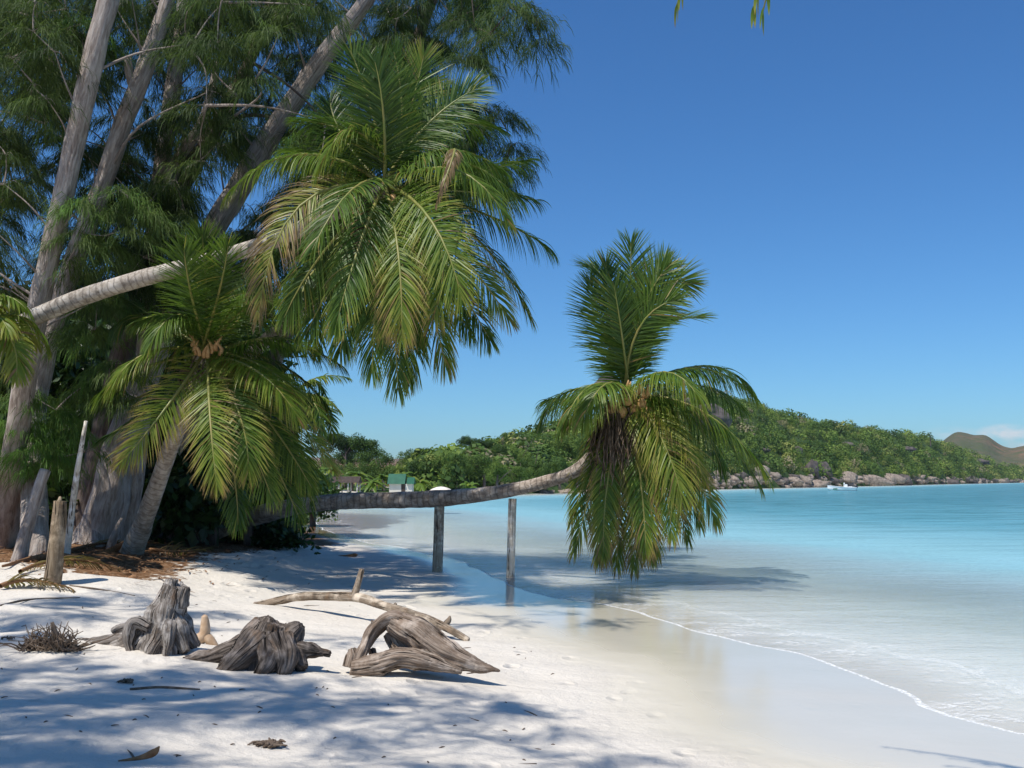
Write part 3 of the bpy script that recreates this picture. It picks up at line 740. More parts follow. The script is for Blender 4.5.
class Cas:
    def __init__(s, base, label, mat='bark', name='casuarina_tree'):
        s.root = thing(name, base, label, 'tree'); s.tb = MB(); s.fb = MB(); s.path = None; s.mat = mat; s.dens = 1.0; s.lim = 1.0; s.cls = []
    def trunk(s, pts, rad, **kw):
        C, R = tube(s.tb, pts, rad, **{**dict(sides=20, sub=9, rough=.16, ridge=.04, fs=1.6), **kw}); 
        if s.path is None: s.path = C
        return C
    def near(s, p, k0=.8):
        w = s.path
        k = np.argmin(np.hypot(w[:, 0] - p[0], w[:, 1] - p[1]) + .9 * np.abs(w[:, 2] - (p[2] - k0))); return w[k]
    def cl(s, C, r, n, tint, **kw): s.cls.append((np.asarray(C, float), r, n, tint, kw))
    def done(s):
        """limbs branch like a tree: each bough grows from the trunk or from a bough nearer to it"""
        order = sorted(s.cls, key=lambda c: np.linalg.norm(s.near(c[0]) - c[0]))
        nodes = []
        for C, r, n, tint, kw in order:
            tp = s.near(C, .5 * np.linalg.norm(s.near(C) - C) + rng.uniform(0, .6)); best = tp; bc = np.linalg.norm(tp - C) * 1.0
            for q in nodes:
                dd = np.linalg.norm(q - C) * 1.25 + .3
                if dd < bc: bc, best = dd, q
            D = np.linalg.norm(best - C)
            cas_cluster(s.fb, s.tb, C, r, int(n * s.dens), tint, start=best, big=s.lim * min(.05, .012 + .010 * D), **kw)
            nodes.append(C)
        s.tb.build('trunk', M[s.mat], s.root); s.fb.build('crown', M['needle'], s.root)

# T1 front left trunk
b = hit(2, 548)
t1 = Cas(b, 'tall casuarina tree with a pale straight trunk at the far left edge of the grove')
t1.trunk([b + A(-.3, 0, -.3), b, at(14, 455, 18), at(24, 385, 17.6), at(42, 290, 17.2), at(60, 210, 17), at(78, 125, 16.8), at(95, 50, 16.6), at(112, -20, 16.5), at(135, -160, 16.4), at(150, -300, 16.4)],
         [.27, .24, .21, .19, .175, .17, .165, .175, .16, .11, .05])
b = hit(32, 556)
t2 = Cas(b, 'casuarina tree leaning right just behind the leftmost trunk, with a broken side stub')
t2.trunk([b + A(-.4, .4, -.3), b + A(-.2, .5, .1), at(34, 420, 19.3), at(52, 330, 19.2), at(80, 245, 19), at(104, 182, 18.9), at(122, 128, 18.8), at(146, 66, 18.7), at(168, 0, 18.6), at(190, -90, 18.6), at(215, -260, 18.5)],
         [.27, .24, .21, .20, .185, .18, .17, .17, .13, .09, .04])
t2.trunk([at(136, 95, 18.8), at(130, 75, 18.7), at(127, 58, 18.6)], [.10, .085, .07], sub=4)
b = A(-8.2, 21.5, ground_at(-8.2, 21.5))
t3 = Cas(b, 'slim casuarina tree standing between the leaning trunks, top of its trunk pale')
t3.trunk([b + A(0, 0, -.3), b, at(140, 420, 21.4), at(150, 300, 21.2), at(160, 180, 21), at(172, 95, 21), at(181, 30, 21), at(190, -60, 21), at(196, -200, 21)], [.32, .25, .2, .19, .17, .17, .15, .1, .04])
t3.trunk([at(160, 215, 21), at(178, 160, 20.7), at(203, 120, 20.2), at(218, 60, 20)], [.15, .12, .10, .05], sub=6)
b = at(97, 552, 20.9); b[2] = ground_at(b[0], b[1])
t4 = Cas(b, 'massive casuarina tree with a dark flared base, its trunk leaning far right towards the sky', 'bark')
t4.trunk([b + A(-.35, .1, -.4), b + A(0, 0, .05), at(108, 500, b[1]), at(122, 440, b[1] + .1), at(148, 370, b[1] + .3), at(205, 244, 20.4), at(232, 198, 20.4), at(262, 148, 20.2), at(292, 102, 20), at(330, 48, 19.8), at(366, 0, 19.6), at(400, -60, 19), at(430, -170, 18)],
         [.60, .48, .38, .33, .28, .24, .23, .22, .20, .18, .15, .11, .05], rough=.16, ridge=.07, sides=28)
for a_, r_ in ((-2.4, .8), (-1.2, .9), (-.3, .7), (-1.8, .7)):   # root flares
    e = b + A(math.cos(a_) * r_, math.sin(a_) * r_ * .8, -.1)
    tube(t4.tb, [b + A(.1, 0, .75), b + (e - b) * .45 + A(0, 0, .28), e], [.22, .17, .05], 10, 5, rough=.2)
b = A(-9.5, 22.5, ground_at(-9.5, 22.5))
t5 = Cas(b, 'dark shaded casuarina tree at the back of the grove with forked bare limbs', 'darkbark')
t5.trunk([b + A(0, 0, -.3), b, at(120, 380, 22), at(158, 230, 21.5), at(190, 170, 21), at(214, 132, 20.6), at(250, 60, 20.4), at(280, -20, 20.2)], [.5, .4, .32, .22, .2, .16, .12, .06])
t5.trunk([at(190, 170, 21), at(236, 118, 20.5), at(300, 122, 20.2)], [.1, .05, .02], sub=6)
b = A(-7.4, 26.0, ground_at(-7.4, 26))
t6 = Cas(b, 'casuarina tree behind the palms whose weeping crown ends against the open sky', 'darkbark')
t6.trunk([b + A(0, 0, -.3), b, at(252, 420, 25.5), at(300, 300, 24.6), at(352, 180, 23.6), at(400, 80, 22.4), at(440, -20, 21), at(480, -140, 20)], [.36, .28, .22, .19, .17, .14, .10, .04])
trees = [t1, t2, t3, t4, t5, t6]
def xr(y): return float(np.interp(y, [-300, -100, -30, 20, 60, 80, 110, 150, 185, 200, 240, 300, 360, 420], [430, 498, 506, 500, 468, 458, 482, 498, 498, 440, 330, 250, 130, 60]))
GAPS = [(20, 262, 22, 34), (68, 200, 16, 16), (200, 200, 12, 26), (225, 210, 14, 20), (180, 100, 12, 10), (215, 80, 10, 8), (150, 165, 8, 14), (258, 180, 14, 18), (8, 105, 14, 12), (250, 60, 12, 8), (440, 35, 14, 6), (35, 155, 12, 14)]
def add_cluster(px, py, Y, rp, n, ti, tree=None, **kw):
    Cc = at(px, py, Y); r = rp / F_PX * Y
    if tree is None:
        tree = min(trees, key=lambda t: np.linalg.norm(t.near(Cc) - Cc) * rng.uniform(.8, 1.4))
    tree.cl(Cc, r, n, ti, **kw)
COR = [([0, 200, 330, 450], [108, 63, 34, 14], 17.2, 20), ([0, 66, 130, 240, 330], [168, 146, 122, 82, 52], 19.0, 20), ([0, 48, 102, 148, 198, 244], [366, 330, 292, 262, 232, 205], 20.4, 20)]
def blocked(px, py, Y, rp):
    for yy in (py - 5, py + rp * .8, py + rp * 1.6):
        for a, b_, yt, wd in COR:
            if Y < yt + .4 and a[0] <= yy <= a[-1] and abs(px - np.interp(yy, a, b_)) < wd * .5 + rp * .8: return True
        if Y < 17.2 and abs(yy - np.interp(px, [0, 60, 130, 200, 275, 345], [343, 306, 282, 263, 240, 208])) < 22 + rp * .3 and px < 345: return True
    return False
def gap(px, py, rp): return any(((px - a) / (c_ + rp * .5)) ** 2 + ((py + rp * .4 - b_) / (d_ + rp * .5)) ** 2 < 1 for a, b_, c_, d_ in GAPS)
cnt = 0
while cnt < 640:
    py = rng.uniform(-40, 300); px = rng.uniform(-30, xr(py) - 10); Y = rng.uniform(16.2, 23); rp = rng.uniform(10, 26)
    if gap(px, py, rp) or blocked(px, py, Y, rp) or (px > 330 and py > 60 and Y < 17): continue
    if Y < 18.6 and ((110 < px < 340 and py > 190) or (55 < px < 145 and 165 < py < 300)): continue
    if px > 360: Y = rng.uniform(19.5, 24)
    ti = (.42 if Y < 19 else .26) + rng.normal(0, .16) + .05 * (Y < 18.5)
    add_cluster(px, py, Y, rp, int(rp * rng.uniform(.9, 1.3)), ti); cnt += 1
for i in range(14):   # above the frame
    py = rng.uniform(-300, -60); px = rng.uniform(0, xr(py)); add_cluster(px, py, rng.uniform(19, 23), rng.uniform(30, 50), 40, .35)
for px, py, Y, rp, n, ti in [(510, 8, 18, 24, 40, .42), (528, 18, 18, 18, 30, .40), (490, 34, 18.5, 22, 34, .40), (465, 62, 18.5, 24, 34, .42), (500, 118, 20, 22, 36, .22), (512, 145, 20, 20, 32, .22), (505, 166, 20, 18, 30, .2), (480, 105, 20, 22, 34, .25), (540, 40, 18, 12, 16, .4),
                             (88, 202, 16.9, 16, 26, .8), (120, 190, 16.9, 15, 24, .85), (78, 232, 16.9, 16, 26, .75), (138, 208, 17, 14, 20, .8), (104, 236, 17, 15, 22, .75), (130, 232, 17.2, 13, 18, .7), (70, 258, 17, 12, 16, .7), (105, 210, 17.3, 12, 16, .8),
                             (95, 330, 18.4, 24, 46, .75), (112, 365, 18.4, 24, 46, .8), (85, 385, 18.4, 20, 34, .75), (120, 392, 18.4, 18, 30, .7), (98, 300, 18.2, 18, 30, .7),
                             (18, 425, 18.0, 24, 46, 1), (40, 445, 18.0, 24, 46, 1), (6, 458, 18.0, 20, 32, .95), (56, 410, 18.2, 18, 28, .9), (52, 462, 18.2, 16, 24, .95), (32, 395, 18.2, 18, 28, .9), (70, 430, 18.3, 16, 24, .95), (85, 452, 18.6, 14, 18, .9),
                             (10, 290, 19.5, 26, 36, .4), (30, 330, 19.8, 22, 30, .35), (0, 370, 19.8, 26, 36, .3), (160, 300, 20.5, 26, 36, .35), (230, 290, 21, 26, 36, .3), (180, 335, 21, 22, 30, .3)]:
    add_cluster(px, py, Y, rp, n, ti)
for t in trees: t.done()

# tree beside the photographer whose high limbs throw the shade on the sand
b = A(-7.5, 3.5, ground_at(-7.5, 3.5))
t7 = Cas(b, 'casuarina tree just outside the left of the view, shading the sand')
t7.dens = 2.6; t7.lim = .25
t7.trunk([b + A(0, 0, -.3), b, A(-7.0, 3.6, 4), A(-6.4, 3.8, 7.5), A(-6.0, 3.9, 9.5), A(-5.6, 4.0, 10.8)], [.4, .3, .24, .18, .10, .03])
def shade(px, py, h, r, n, **kw):
    g = hit(px, py); Cc = g + SUN * (h / SUN[2]); t7.cl(Cc, r, n, .5, **kw)
for px, py, h, r, n in [(30, 705, 8.2, .55, 34), (110, 712, 8.0, .6, 36), (190, 700, 8.4, .55, 30), (270, 692, 8.3, .5, 26), (60, 735, 8.0, .45, 26), (340, 700, 8.2, .35, 14), (420, 712, 8.2, .45, 20), (480, 702, 8.3, .35, 14),
                        (540, 722, 8.5, .4, 13), (600, 752, 8.2, .3, 8), (330, 728, 8, .3, 9), (500, 745, 8.2, .3, 9), (60, 672, 8.5, .45, 12), (150, 668, 8.7, .4, 12), (10, 664, 8.5, .5, 16), (320, 680, 8.4, .3, 9),
                        (40, 765, 7.8, .5, 40), (150, 768, 7.8, .35, 26), (400, 775, 7.4, .3, 20), (250, 715, 8.1, .35, 12),
                        (40, 612, 9.0, .65, 30), (110, 606, 9.0, .65, 30), (190, 610, 9.2, .5, 20), (20, 632, 9.0, .6, 26), (240, 632, 9.2, .5, 14), (590, 618, 9.5, .5, 10), (500, 622, 9.5, .5, 12), (350, 640, 9, .35, 9), (420, 600, 9.6, .5, 10)]:
    shade(px, py, h, r, n)
t7.done()
# coconut palm on the same side, tips of its fronds hang into the top of the frame
b = A(3.2, -1.8, ground_at(3.2, -1.8))
root = thing('coconut_palm', b, 'coconut palm out of view overhead, only its frond tips hanging in at the top', 'palm tree')
mb = MB(); Cp = A(2.0, 2.2, 6.4)
tube(mb, [b + A(0, 0, -.3), b, A(3.3, -.8, 3.2), A(2.6, 1.0, 5.4), Cp], [.28, .22, .15, .13, .14], 12, 6, rough=.06)
mb.build('trunk', M['palmbark'], root)
T1 = at(676, 9, 5.6); T2 = at(753, 13, 5.2); T3 = at(763, 11, 5.35)
for T_, u in ((T1, .5), (T2, .3), (T3, .35)):
    frond('frond', root, Cp, (Cp + T_) / 2 + A(0, 0, u + .25), T_, Lmax=.30, droop=1.4, tint=.45, tiptint=.3, n=50, wid=.02, hang=.8)
for i in range(9):
    auto_frond(root, Cp, math.radians(rng.uniform(180, 350)), rng.uniform(.1, .9), 2.6, .4, Lmax=.55, droop=.6, tint=.3, n=46)

# ------------------------------------------------------------------ broadleaf shrubs and trees
def leaf_templates(k=8, n=14, s=.14, tri=False):
    res = []
    for _ in range(k):
        c = rng.normal(0, 1, (n, 3)) * A(1, 1, .8) * s * 1.5
        d = nrm(rng.normal(0, 1, (n, 3)) + A(0, 0, -.3)); w = nrm(np.cross(d, rng.normal(0, 1, (n, 3))))
        L = s * rng.uniform(.8, 1.4, n)[:, None]
        V = np.stack([c, c + d * L * .5 + w * L * .28, c + d * L, c + d * L * .5 - w * L * .28], 1).reshape(-1, 3)
        Q = (np.arange(n) * 4)[:, None] + np.arange(4)[None]
        res.append((V, Q))
    return res
LT = leaf_templates()
LTF = leaf_templates(8, 10, .55)
LTB = leaf_templates(6, 14, .26)
def bush_templates(k=10, n=190):
    res = []
    for _ in range(k):
        lob = nrm(rng.normal(0, 1, (5, 3))) * .35; lob[:, 2] = np.abs(lob[:, 2]) * 1.2; lr = rng.uniform(.45, .75, 5)
        which = rng.integers(0, 5, n)
        u = nrm(rng.normal(0, 1, (n, 3)) + A(0, 0, .35)); c = lob[which] + u * lr[which][:, None] * rng.uniform(.88, 1.1, (n, 1))
        nn = nrm(u + rng.normal(0, .28, (n, 3))); a = nrm(np.cross(nn, rng.normal(0, 1, (n, 3)))); b = np.cross(nn, a)
        sz = rng.uniform(.06, .12, (n, 1))
        V = np.stack([c - a * sz, c + b * sz * .7, c + a * sz, c - b * sz * .7], 1).reshape(-1, 3)
        res.append((V, (np.arange(n) * 4)[:, None] + np.arange(4)[None]))
    return res
BUSH = bush_templates()
def crown_pts(C, R, n, lobes=7, flat=False):
    """clump centres spread over lobes so that the outline is uneven"""
    lc = rng.normal(0, 1, (lobes, 3)); lc = nrm(lc) * rng.uniform(.35, .75, (lobes, 1)); lc[:, 2] = np.abs(lc[:, 2]) * .9 - .15
    lr = rng.uniform(.32, .55, lobes)
    k = rng.integers(0, lobes, n)
    u = nrm(rng.normal(0, 1, (n, 3))) * (rng.random((n, 1)) ** .4)
    if flat: u[:, 2] *= .35; lc[:, 2] = np.round(rng.uniform(-1, 1, lobes) * 2) / 2.5
    p = (lc[k] + u * lr[k][:, None]) * np.array(R) + np.array(C)
    return p, k
def shrub(name, base, C, R, n, label, cat, ti=.35, templ=None, group=None, sc=1.0, trunk=.12, mat='leaf', lobes=7, flat=False):
    base = np.asarray(base, float)
    root = thing(name, base, label, cat, group)
    mb = MB()
    tube(mb, [base + A(0, 0, -.2), base + (np.array(C) - base) * .5 + A(rng.normal(0, .1), 0, 0), C], [trunk * 1.3, trunk, trunk * .5], 7, 4, rough=.1)
    for k in range(4):
        e = np.array(C) + rng.normal(0, .45, 3) * np.array(R); s = base + (np.array(C) - base) * rng.uniform(.45, .8)
        tube(mb, [s, (s + e) / 2 + A(0, 0, .1), e], [trunk * .5, trunk * .3, trunk * .1], 5, 3, cap=False)
    mb.build('trunk', M['darkbark'], root)
    fb = MB()
    if templ is BUSH:
        p, k = crown_pts(C, np.array(R) * .95, n, lobes, flat)
        m_ = float(np.mean(R)); sz = m_ * rng.uniform(.22, .42, n)
        scatter(fb, BUSH, p, rng.uniform(0, 6.28, n), sz, np.clip(ti + rng.normal(0, .10, n), 0, 1)); fb.build('crown', M[mat], root); return root
    p, k = crown_pts(C, R, n, lobes, flat)
    lt = rng.normal(0, .13, lobes)
    scatter(fb, templ or LT, p, rng.uniform(0, 6.28, n), sc * rng.uniform(.7, 1.3, n), np.clip(ti + lt[k] + rng.normal(0, .08, n), 0, 1))
    fb.build('crown', M[mat], root)
    return root
def hedge_shrub(px, py, Y, rx, rz, n, ti, label, group=None, templ=None, sc=1.0):
    C = at(px, py, Y); g = A(C[0], C[1], ground_at(C[0], C[1]))
    rX = rx / F_PX * Y; rZ = rz / F_PX * Y
    return shrub('broadleaf_shrub', g, C, (rX, rX * .8, rZ), n, label, 'shrub', ti, templ, group, sc)
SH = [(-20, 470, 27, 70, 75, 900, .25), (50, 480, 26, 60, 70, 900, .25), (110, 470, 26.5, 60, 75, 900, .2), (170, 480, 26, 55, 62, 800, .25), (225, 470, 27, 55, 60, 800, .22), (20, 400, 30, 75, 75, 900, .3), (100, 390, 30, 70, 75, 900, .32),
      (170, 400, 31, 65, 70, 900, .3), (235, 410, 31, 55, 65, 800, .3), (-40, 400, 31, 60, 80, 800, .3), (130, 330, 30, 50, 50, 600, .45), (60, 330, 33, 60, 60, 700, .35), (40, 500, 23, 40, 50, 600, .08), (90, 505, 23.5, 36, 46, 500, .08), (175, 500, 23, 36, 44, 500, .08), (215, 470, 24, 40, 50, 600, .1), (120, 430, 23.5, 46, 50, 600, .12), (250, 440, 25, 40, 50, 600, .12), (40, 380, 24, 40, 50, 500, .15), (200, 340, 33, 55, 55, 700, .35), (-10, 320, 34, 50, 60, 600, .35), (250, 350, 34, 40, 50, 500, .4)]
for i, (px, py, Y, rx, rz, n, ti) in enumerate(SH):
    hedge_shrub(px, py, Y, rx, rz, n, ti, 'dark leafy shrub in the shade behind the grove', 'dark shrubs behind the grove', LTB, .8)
hedge_shrub(285, 500, 30, 24, 22, 420, .62, 'bright green rounded shrub at the grove edge above the leaning trunk')
hedge_shrub(270, 540, 25.5, 30, 16, 420, .3, 'low dark shrub beneath the start of the leaning trunk')
hedge_shrub(314, 500, 44, 24, 22, 500, .5, 'leafy shrub on the beach edge just right of the front palm', None, LTB, .7)
hedge_shrub(240, 520, 27, 34, 30, 600, .18, 'shaded shrub behind the foot of the leaning palm', None, LTB, .7)
# beach creeper by the trunk
mb = MB()
n = 260; g0 = hit(288, 521); pp = np.c_[g0[0] + rng.normal(0, .9, n), g0[1] + rng.normal(0, 1.3, n), np.zeros(n)]
pp[:, 2] = ground_h(pp[:, 0], pp[:, 1]) + rng.uniform(.02, .25, n)
scatter(mb, LT, pp, rng.uniform(0, 6.28, n), rng.uniform(.5, .9, n), rng.uniform(.6, 1, n))
mb.build('beach_creeper', M['leaf'], None, origin=(g0[0], g0[1], 0), kind='stuff')

# ------------------------------------------------------------------ far shore: hill, trees, rocks
pxs = np.array([150, 200, 300, 330, 390, 420, 470, 500, 545, 600, 650, 700, 755, 790, 830, 880, 930, 960, 1000, 1040, 1110])
top = np.array([430, 430, 445, 452, 464, 456, 447, 442, 430, 418, 401, 394, 403, 418, 426, 431, 440, 451, 467, 474, 480])
def shore_dist(px):
    """distance along the bearing of a pixel column to the far shore"""
    r = ray(px, HOR); dx, dy = r[0], r[1]
    best = None
    for i in range(len(nearc) - 1, len(SHORE) - 1):
        a, b_ = SHORE[i], SHORE[i + 1]; e = b_ - a
        den = dx * e[1] - dy * e[0]
        if abs(den) < 1e-9: continue
        t = (a[0] * e[1] - a[1] * e[0]) / den; u = (a[0] * dy - a[1] * dx) / den
        if t > 0 and -.001 <= u <= 1.001 and (best is None or t < best): best = t
    return best if best else 125.0
cols = np.linspace(150, 1110, 150)
D0 = np.array([shore_dist(p) if p > 452 else 122.0 for p in cols])
D0 = np.convolve(np.pad(D0, 3, 'edge'), np.ones(7) / 7, 'valid')
flatpart = sm(440, 620, cols)
depthm = 60 + 75 * flatpart
D1 = D0 + depthm
treeh = np.interp(cols, [150, 440, 560, 620, 1110], [8.5, 5.0, 2.6, 2.8, 2.2])
ztop = CAM_Z + (HOR - np.interp(cols, pxs, top)) / F_PX * D1 * 1.0 - treeh
ztop = np.maximum(ztop, .8)
def hill_pt(i, v):
    """i: column (float index), v: 0 at the shore, 1 at the ridge, up to 1.6 behind it"""
    p = np.interp(i, np.arange(len(cols)), cols)
    d0 = np.interp(i, np.arange(len(cols)), D0); d1 = np.interp(i, np.arange(len(cols)), D1); zt = np.interp(i, np.arange(len(cols)), ztop)
    D = d0 + (d1 - d0) * v
    z = zt * np.where(v < 1, np.sin(np.clip(v, 0, 1) * math.pi / 2) ** .85, 1 - (v - 1) * .9)
    z = .35 * sm(0, .02, v) + z + .5 * wavy(D * .12, p * .03, 1.0, 55) * sm(0, .3, v)
    x = (p - 512) / F_PX
    k = D
    return np.stack([x * k, k * np.ones_like(x), z], -1)
vi = np.linspace(-.01, 1.6, 46)
II, VV = np.meshgrid(np.arange(0, 149.01, .5), vi)
HP = hill_pt(II.ravel(), VV.ravel()); nI = II.shape[1]
I = (np.arange(len(vi) - 1)[:, None] * nI + np.arange(nI - 1)[None]).ravel()
HP[VV.ravel() < 0, 2] = -.6
m_h, nt, N_, L_ = newmat('hill_soil')
pos = nt.nodes.new('ShaderNodeNewGeometry').outputs['Position']
out(nt, principled(nt, ramp(nt, noise_tex(nt, pos, .15, 6, .65), [(.35, (.03, .055, .018)), (.55, (.05, .085, .025)), (.78, (.12, .12, .06))]), .9, .1).outputs[0])
mb = MB(); mb.add(HP, np.c_[I, I + 1, I + nI + 1, I + nI]); mb.build('headland_hill', m_h, kind='structure')
# scrub covering the headland: one mass
def colidx(px): return (px - 150) / (1110 - 150) * 149
mb = MB()
nb = 4300
u = rng.uniform(colidx(430), colidx(1105), nb); v = np.where(rng.random(nb) < .3, rng.uniform(.045, .3, nb), rng.uniform(.05, 1.12, nb))
bpnt = hill_pt(u, v)
size = np.interp(cols[np.clip(u.astype(int), 0, 149)], [430, 620, 1110], [2.8, 2.0, 2.3]) * rng.choice([.55, .8, 1.1, 1.6], nb, p=[.3, .35, .25, .1]) * rng.uniform(.8, 1.2, nb) * (1 + np.clip((bpnt[:, 1] - 250) / 700, 0, 1))
tb = np.clip(.48 + rng.normal(0, .24, nb), 0, .9); tb[rng.random(nb) < .05] = .98
scatter(mb, BUSH, bpnt + A(0, 0, .1), rng.uniform(0, 6.28, nb), size, tb)
mb.build('headland_scrub', M['scrub'], None, kind='stuff')

def far_tree(px, pyt, pyb, Y, wpx, ti, label, group, kind='round', n=240, templ=None, name='broadleaf_tree'):
    g = at(px, HOR, Y); zt = at(px, pyt, Y)[2]; gz = A(g[0], g[1], .8 if px < 900 else zt - 6); zb = min(at(px, pyb, Y)[2], zt - 1)
    R = wpx / 2 / F_PX * Y
    hz = (zt - zb) / 2
    C = A(g[0], g[1], (zt + zb) / 2)
    return shrub(name, gz, C, (R, R * .9, hz), max(14, n // 6), label, 'tree', ti, BUSH, group, .62, .18, 'scrub', 9, kind == 'flat')
LAB = 'rounded green broadleaf tree in the wood along the far beach'
xs_ = [(300, 452, 495), (318, 462, 492), (334, 458, 494), (352, 465, 492), (368, 460, 494), (384, 470, 494), (398, 468, 482), (410, 458, 480), (424, 462, 492), (440, 458, 494), (456, 462, 495), (470, 452, 480), (484, 458, 490), (500, 450, 480), (515, 458, 488), (530, 446, 478), (548, 452, 486), (562, 440, 474), (578, 448, 484), (590, 438, 470), (345, 450, 480), (373, 448, 478), (498, 468, 494), (532, 466, 492), (560, 470, 492), (520, 474, 493), (545, 476, 493), (578, 472, 491)]
for i, (px, a_, b_) in enumerate(xs_):
    Y = (128 if b_ > 488 else 150) + rng.uniform(-2, 8) + (22 if px > 520 else 0)
    far_tree(px, a_ - 6 - (8 if px > 425 else 0) + rng.uniform(-3, 3), b_, Y, rng.uniform(30, 46), .28 + rng.uniform(-.12, .3), LAB, 'broadleaf trees along the far beach')
far_tree(345, 438, 452, 136, 66, .12, 'wide flat-topped tree rising above the far wood at its left end', None, 'flat', 420)
far_tree(322, 440, 456, 140, 34, .15, 'smaller flat-topped tree touching the left side of the widest one', None, 'flat', 220)
far_tree(428, 446, 464, 150, 34, .12, 'dark domed tree standing right of the dip in the far treeline', None, 'round', 320)
far_tree(470, 436, 446, 155, 30, .12, 'flat dark tree crown on the treeline, second from the dip', None, 'flat', 260)
far_tree(503, 428, 446, 165, 14, .45, 'thin wispy pale tree poking out of the treeline', None, 'round', 60)
far_tree(486, 439, 454, 158, 24, .1, 'dark crown beside the flat tree on the treeline', None, 'round', 260)
far_tree(932, 431, 441, 400, 7, .2, 'lone tiny tree standing on the headland ridge', None, 'round', 50)
# far coconut palms
for i, (px, py) in enumerate([(338, 478), (357, 474), (381, 478), (420, 482), (402, 476), (470, 486), (330, 470), (372, 482)]):
    C = at(px, py, 122 + rng.uniform(-3, 2)); g = A(C[0] + rng.uniform(-.5, .5), C[1], .7)
    root = thing('coconut_palm', g, 'small distant coconut palm in front of the far wood', 'palm tree', 'coconut palms along the far beach')
    mb = MB(); tube(mb, [g, (g + C) / 2 + A(.2, 0, 0), C], [.16, .13, .12], 6, 3); mb.build('trunk', M['palmbark'], root)
    cb = MB()
    for k in range(16):
        az = k * 2.4; el = rng.uniform(-.3, .9); L_f = rng.uniform(1.6, 2.3)
        d = A(math.cos(az) * math.cos(el), math.sin(az) * math.cos(el), math.sin(el))
        q = np.array([C + d * L_f * t + A(0, 0, -1.1 * t * t) for t in np.linspace(0, 1, 6)])
        sd = nrm(np.cross(d, A(0, 0, 1))) * .28 * np.array([.3, 1, 1, .8, .5, .05])[:, None]
        V = np.stack([q + sd + A(0, 0, -.14), q, q - sd + A(0, 0, -.14)], 1).reshape(-1, 3)
        Q = [(j * 3 + e, j * 3 + e + 1, j * 3 + e + 4, j * 3 + e + 3) for j in range(5) for e in (0, 1)]
        cb.add(V, Q, tint=rng.uniform(.3, .6))
    cb.build('crown', M['palm'], root)

# granite boulders
def boulder(c, r, sq, label, group=None, mat='rock', name='granite_boulder', n=11, rough=.5):
    mb = MB(); ball(mb, c, r, sq, n, rough)
    V = mb.v[0]; loc = (V - np.array(c)) / (r * np.array(sq))
    for _ in range(9):
        pn = nrm(rng.normal(0, 1, 3)); lim_ = rng.uniform(.55, .85); dd = loc @ pn
        loc = loc - np.maximum(0, dd - lim_)[:, None] * pn * .85
    mb.v[0] = np.array(c) + loc * r * np.array(sq) * 1.15
    return mb.build(name, M[mat], None, origin=c, **P(label, 'boulder', group))
BL = 'weathered granite boulder in the row along the headland waterline'
for i in range(210):
    px = 698 + (1030 - 698) * (i + rng.random()) / 210
    ci = colidx(px); v = rng.choice([.0, .010, .02, .035]) + rng.uniform(0, .010)
    p = hill_pt(np.array([ci]), np.array([v]))[0]
    r = rng.choice([.5, .8, 1.2, 1.9], p=[.4, .35, .19, .06]) * rng.uniform(.8, 1.2) * np.interp(px, [700, 860], [.72, 1.0]) * (1.0 + .0016 * (p[1] - 200)); p[2] += r * .1
    boulder(p, r, (rng.uniform(1, 2.0), 1, rng.uniform(.45, 1.0)), BL, 'granite boulders along the headland waterline', 'darkrock' if rng.random() < .3 else 'rock')
for i in range(16):
    px = 535 + 160 * (i + rng.random()) / 16
    p = hill_pt(np.array([colidx(px)]), np.array([.0]))[0]; p[2] = .1
    boulder(p, rng.uniform(.4, .8), (1.5, 1, .6), 'small pale rock on the far waterline left of the water palm', 'small rocks on the far waterline')
def hill_boulder(px, py, rpx, sq, label, mat='darkrock', Yo=0.0, n=14):
    # find the hill point seen at this pixel
    ci = np.full(400, colidx(px)); vv = np.linspace(.0, 1.0, 400); H = hill_pt(ci, vv)
    yy = HOR - (H[:, 2] - CAM_Z) / H[:, 1] * F_PX
    k = int(np.argmin(np.abs(yy - py))); Y = H[k, 1] - 2 + Yo
    C = at(px, py, Y); r = rpx / F_PX * Y
    boulder(C, r, sq, label, None, mat, n=n, rough=.55)
hill_boulder(707, 414, 16, (1.3, .9, .9), 'huge dark granite boulder on the headland crest beside the palm crown', Yo=-26)
hill_boulder(741, 424, 7, (1.3, .9, .7), 'dark granite boulder on the crest just right of the huge one')
hill_boulder(695, 404, 9, (1.2, .9, .8), 'rounded dark boulder behind the palm fronds on the headland crest')
hill_boulder(607, 384, 8, (1.3, .9, 1.0), 'dark rock peak behind the left side of the palm crown', Yo=0)
hill_boulder(812, 470, 8, (1.0, .8, 1.15), 'left one of the paired dark boulders above the boat', Yo=-4)
hill_boulder(824, 471, 8, (.95, .8, 1.1), 'right one of the paired dark boulders above the boat', Yo=-4)
hill_boulder(798, 453, 6, (.8, .8, 1.2), 'dark upright boulder half sunk in scrub, above and left of the pair')
hill_boulder(788, 462, 5, (.8, .8, 1.4), 'narrow pale boulder standing in the scrub left of the pair', 'rock')
hill_boulder(848, 479, 7, (1.2, .9, 1.0), 'brown boulder on the shore just right of the boat console', 'rock', Yo=-3)
hill_boulder(872, 481, 10, (1.8, .9, .6), 'broad pink granite slab on the shore right of the boat', 'rock', Yo=-4)
hill_boulder(815, 484.5, 9, (1.7, .9, .5), 'broad pale slab on the shore directly behind the boat', 'rock', Yo=-5)
hill_boulder(846, 445, 6, (1.8, .9, .6), 'dark flat rock outcrop in the middle of the headland slope')
hill_boulder(763, 450, 5, (1.5, .9, .7), 'small dark rock low on the slope left of centre')
hill_boulder(905, 449, 5, (1.9, .9, .5), 'small grey outcrop high on the headland right half')
hill_boulder(972, 462, 7, (2.2, .9, .4), 'long grey outcrop near the right end of the headland')
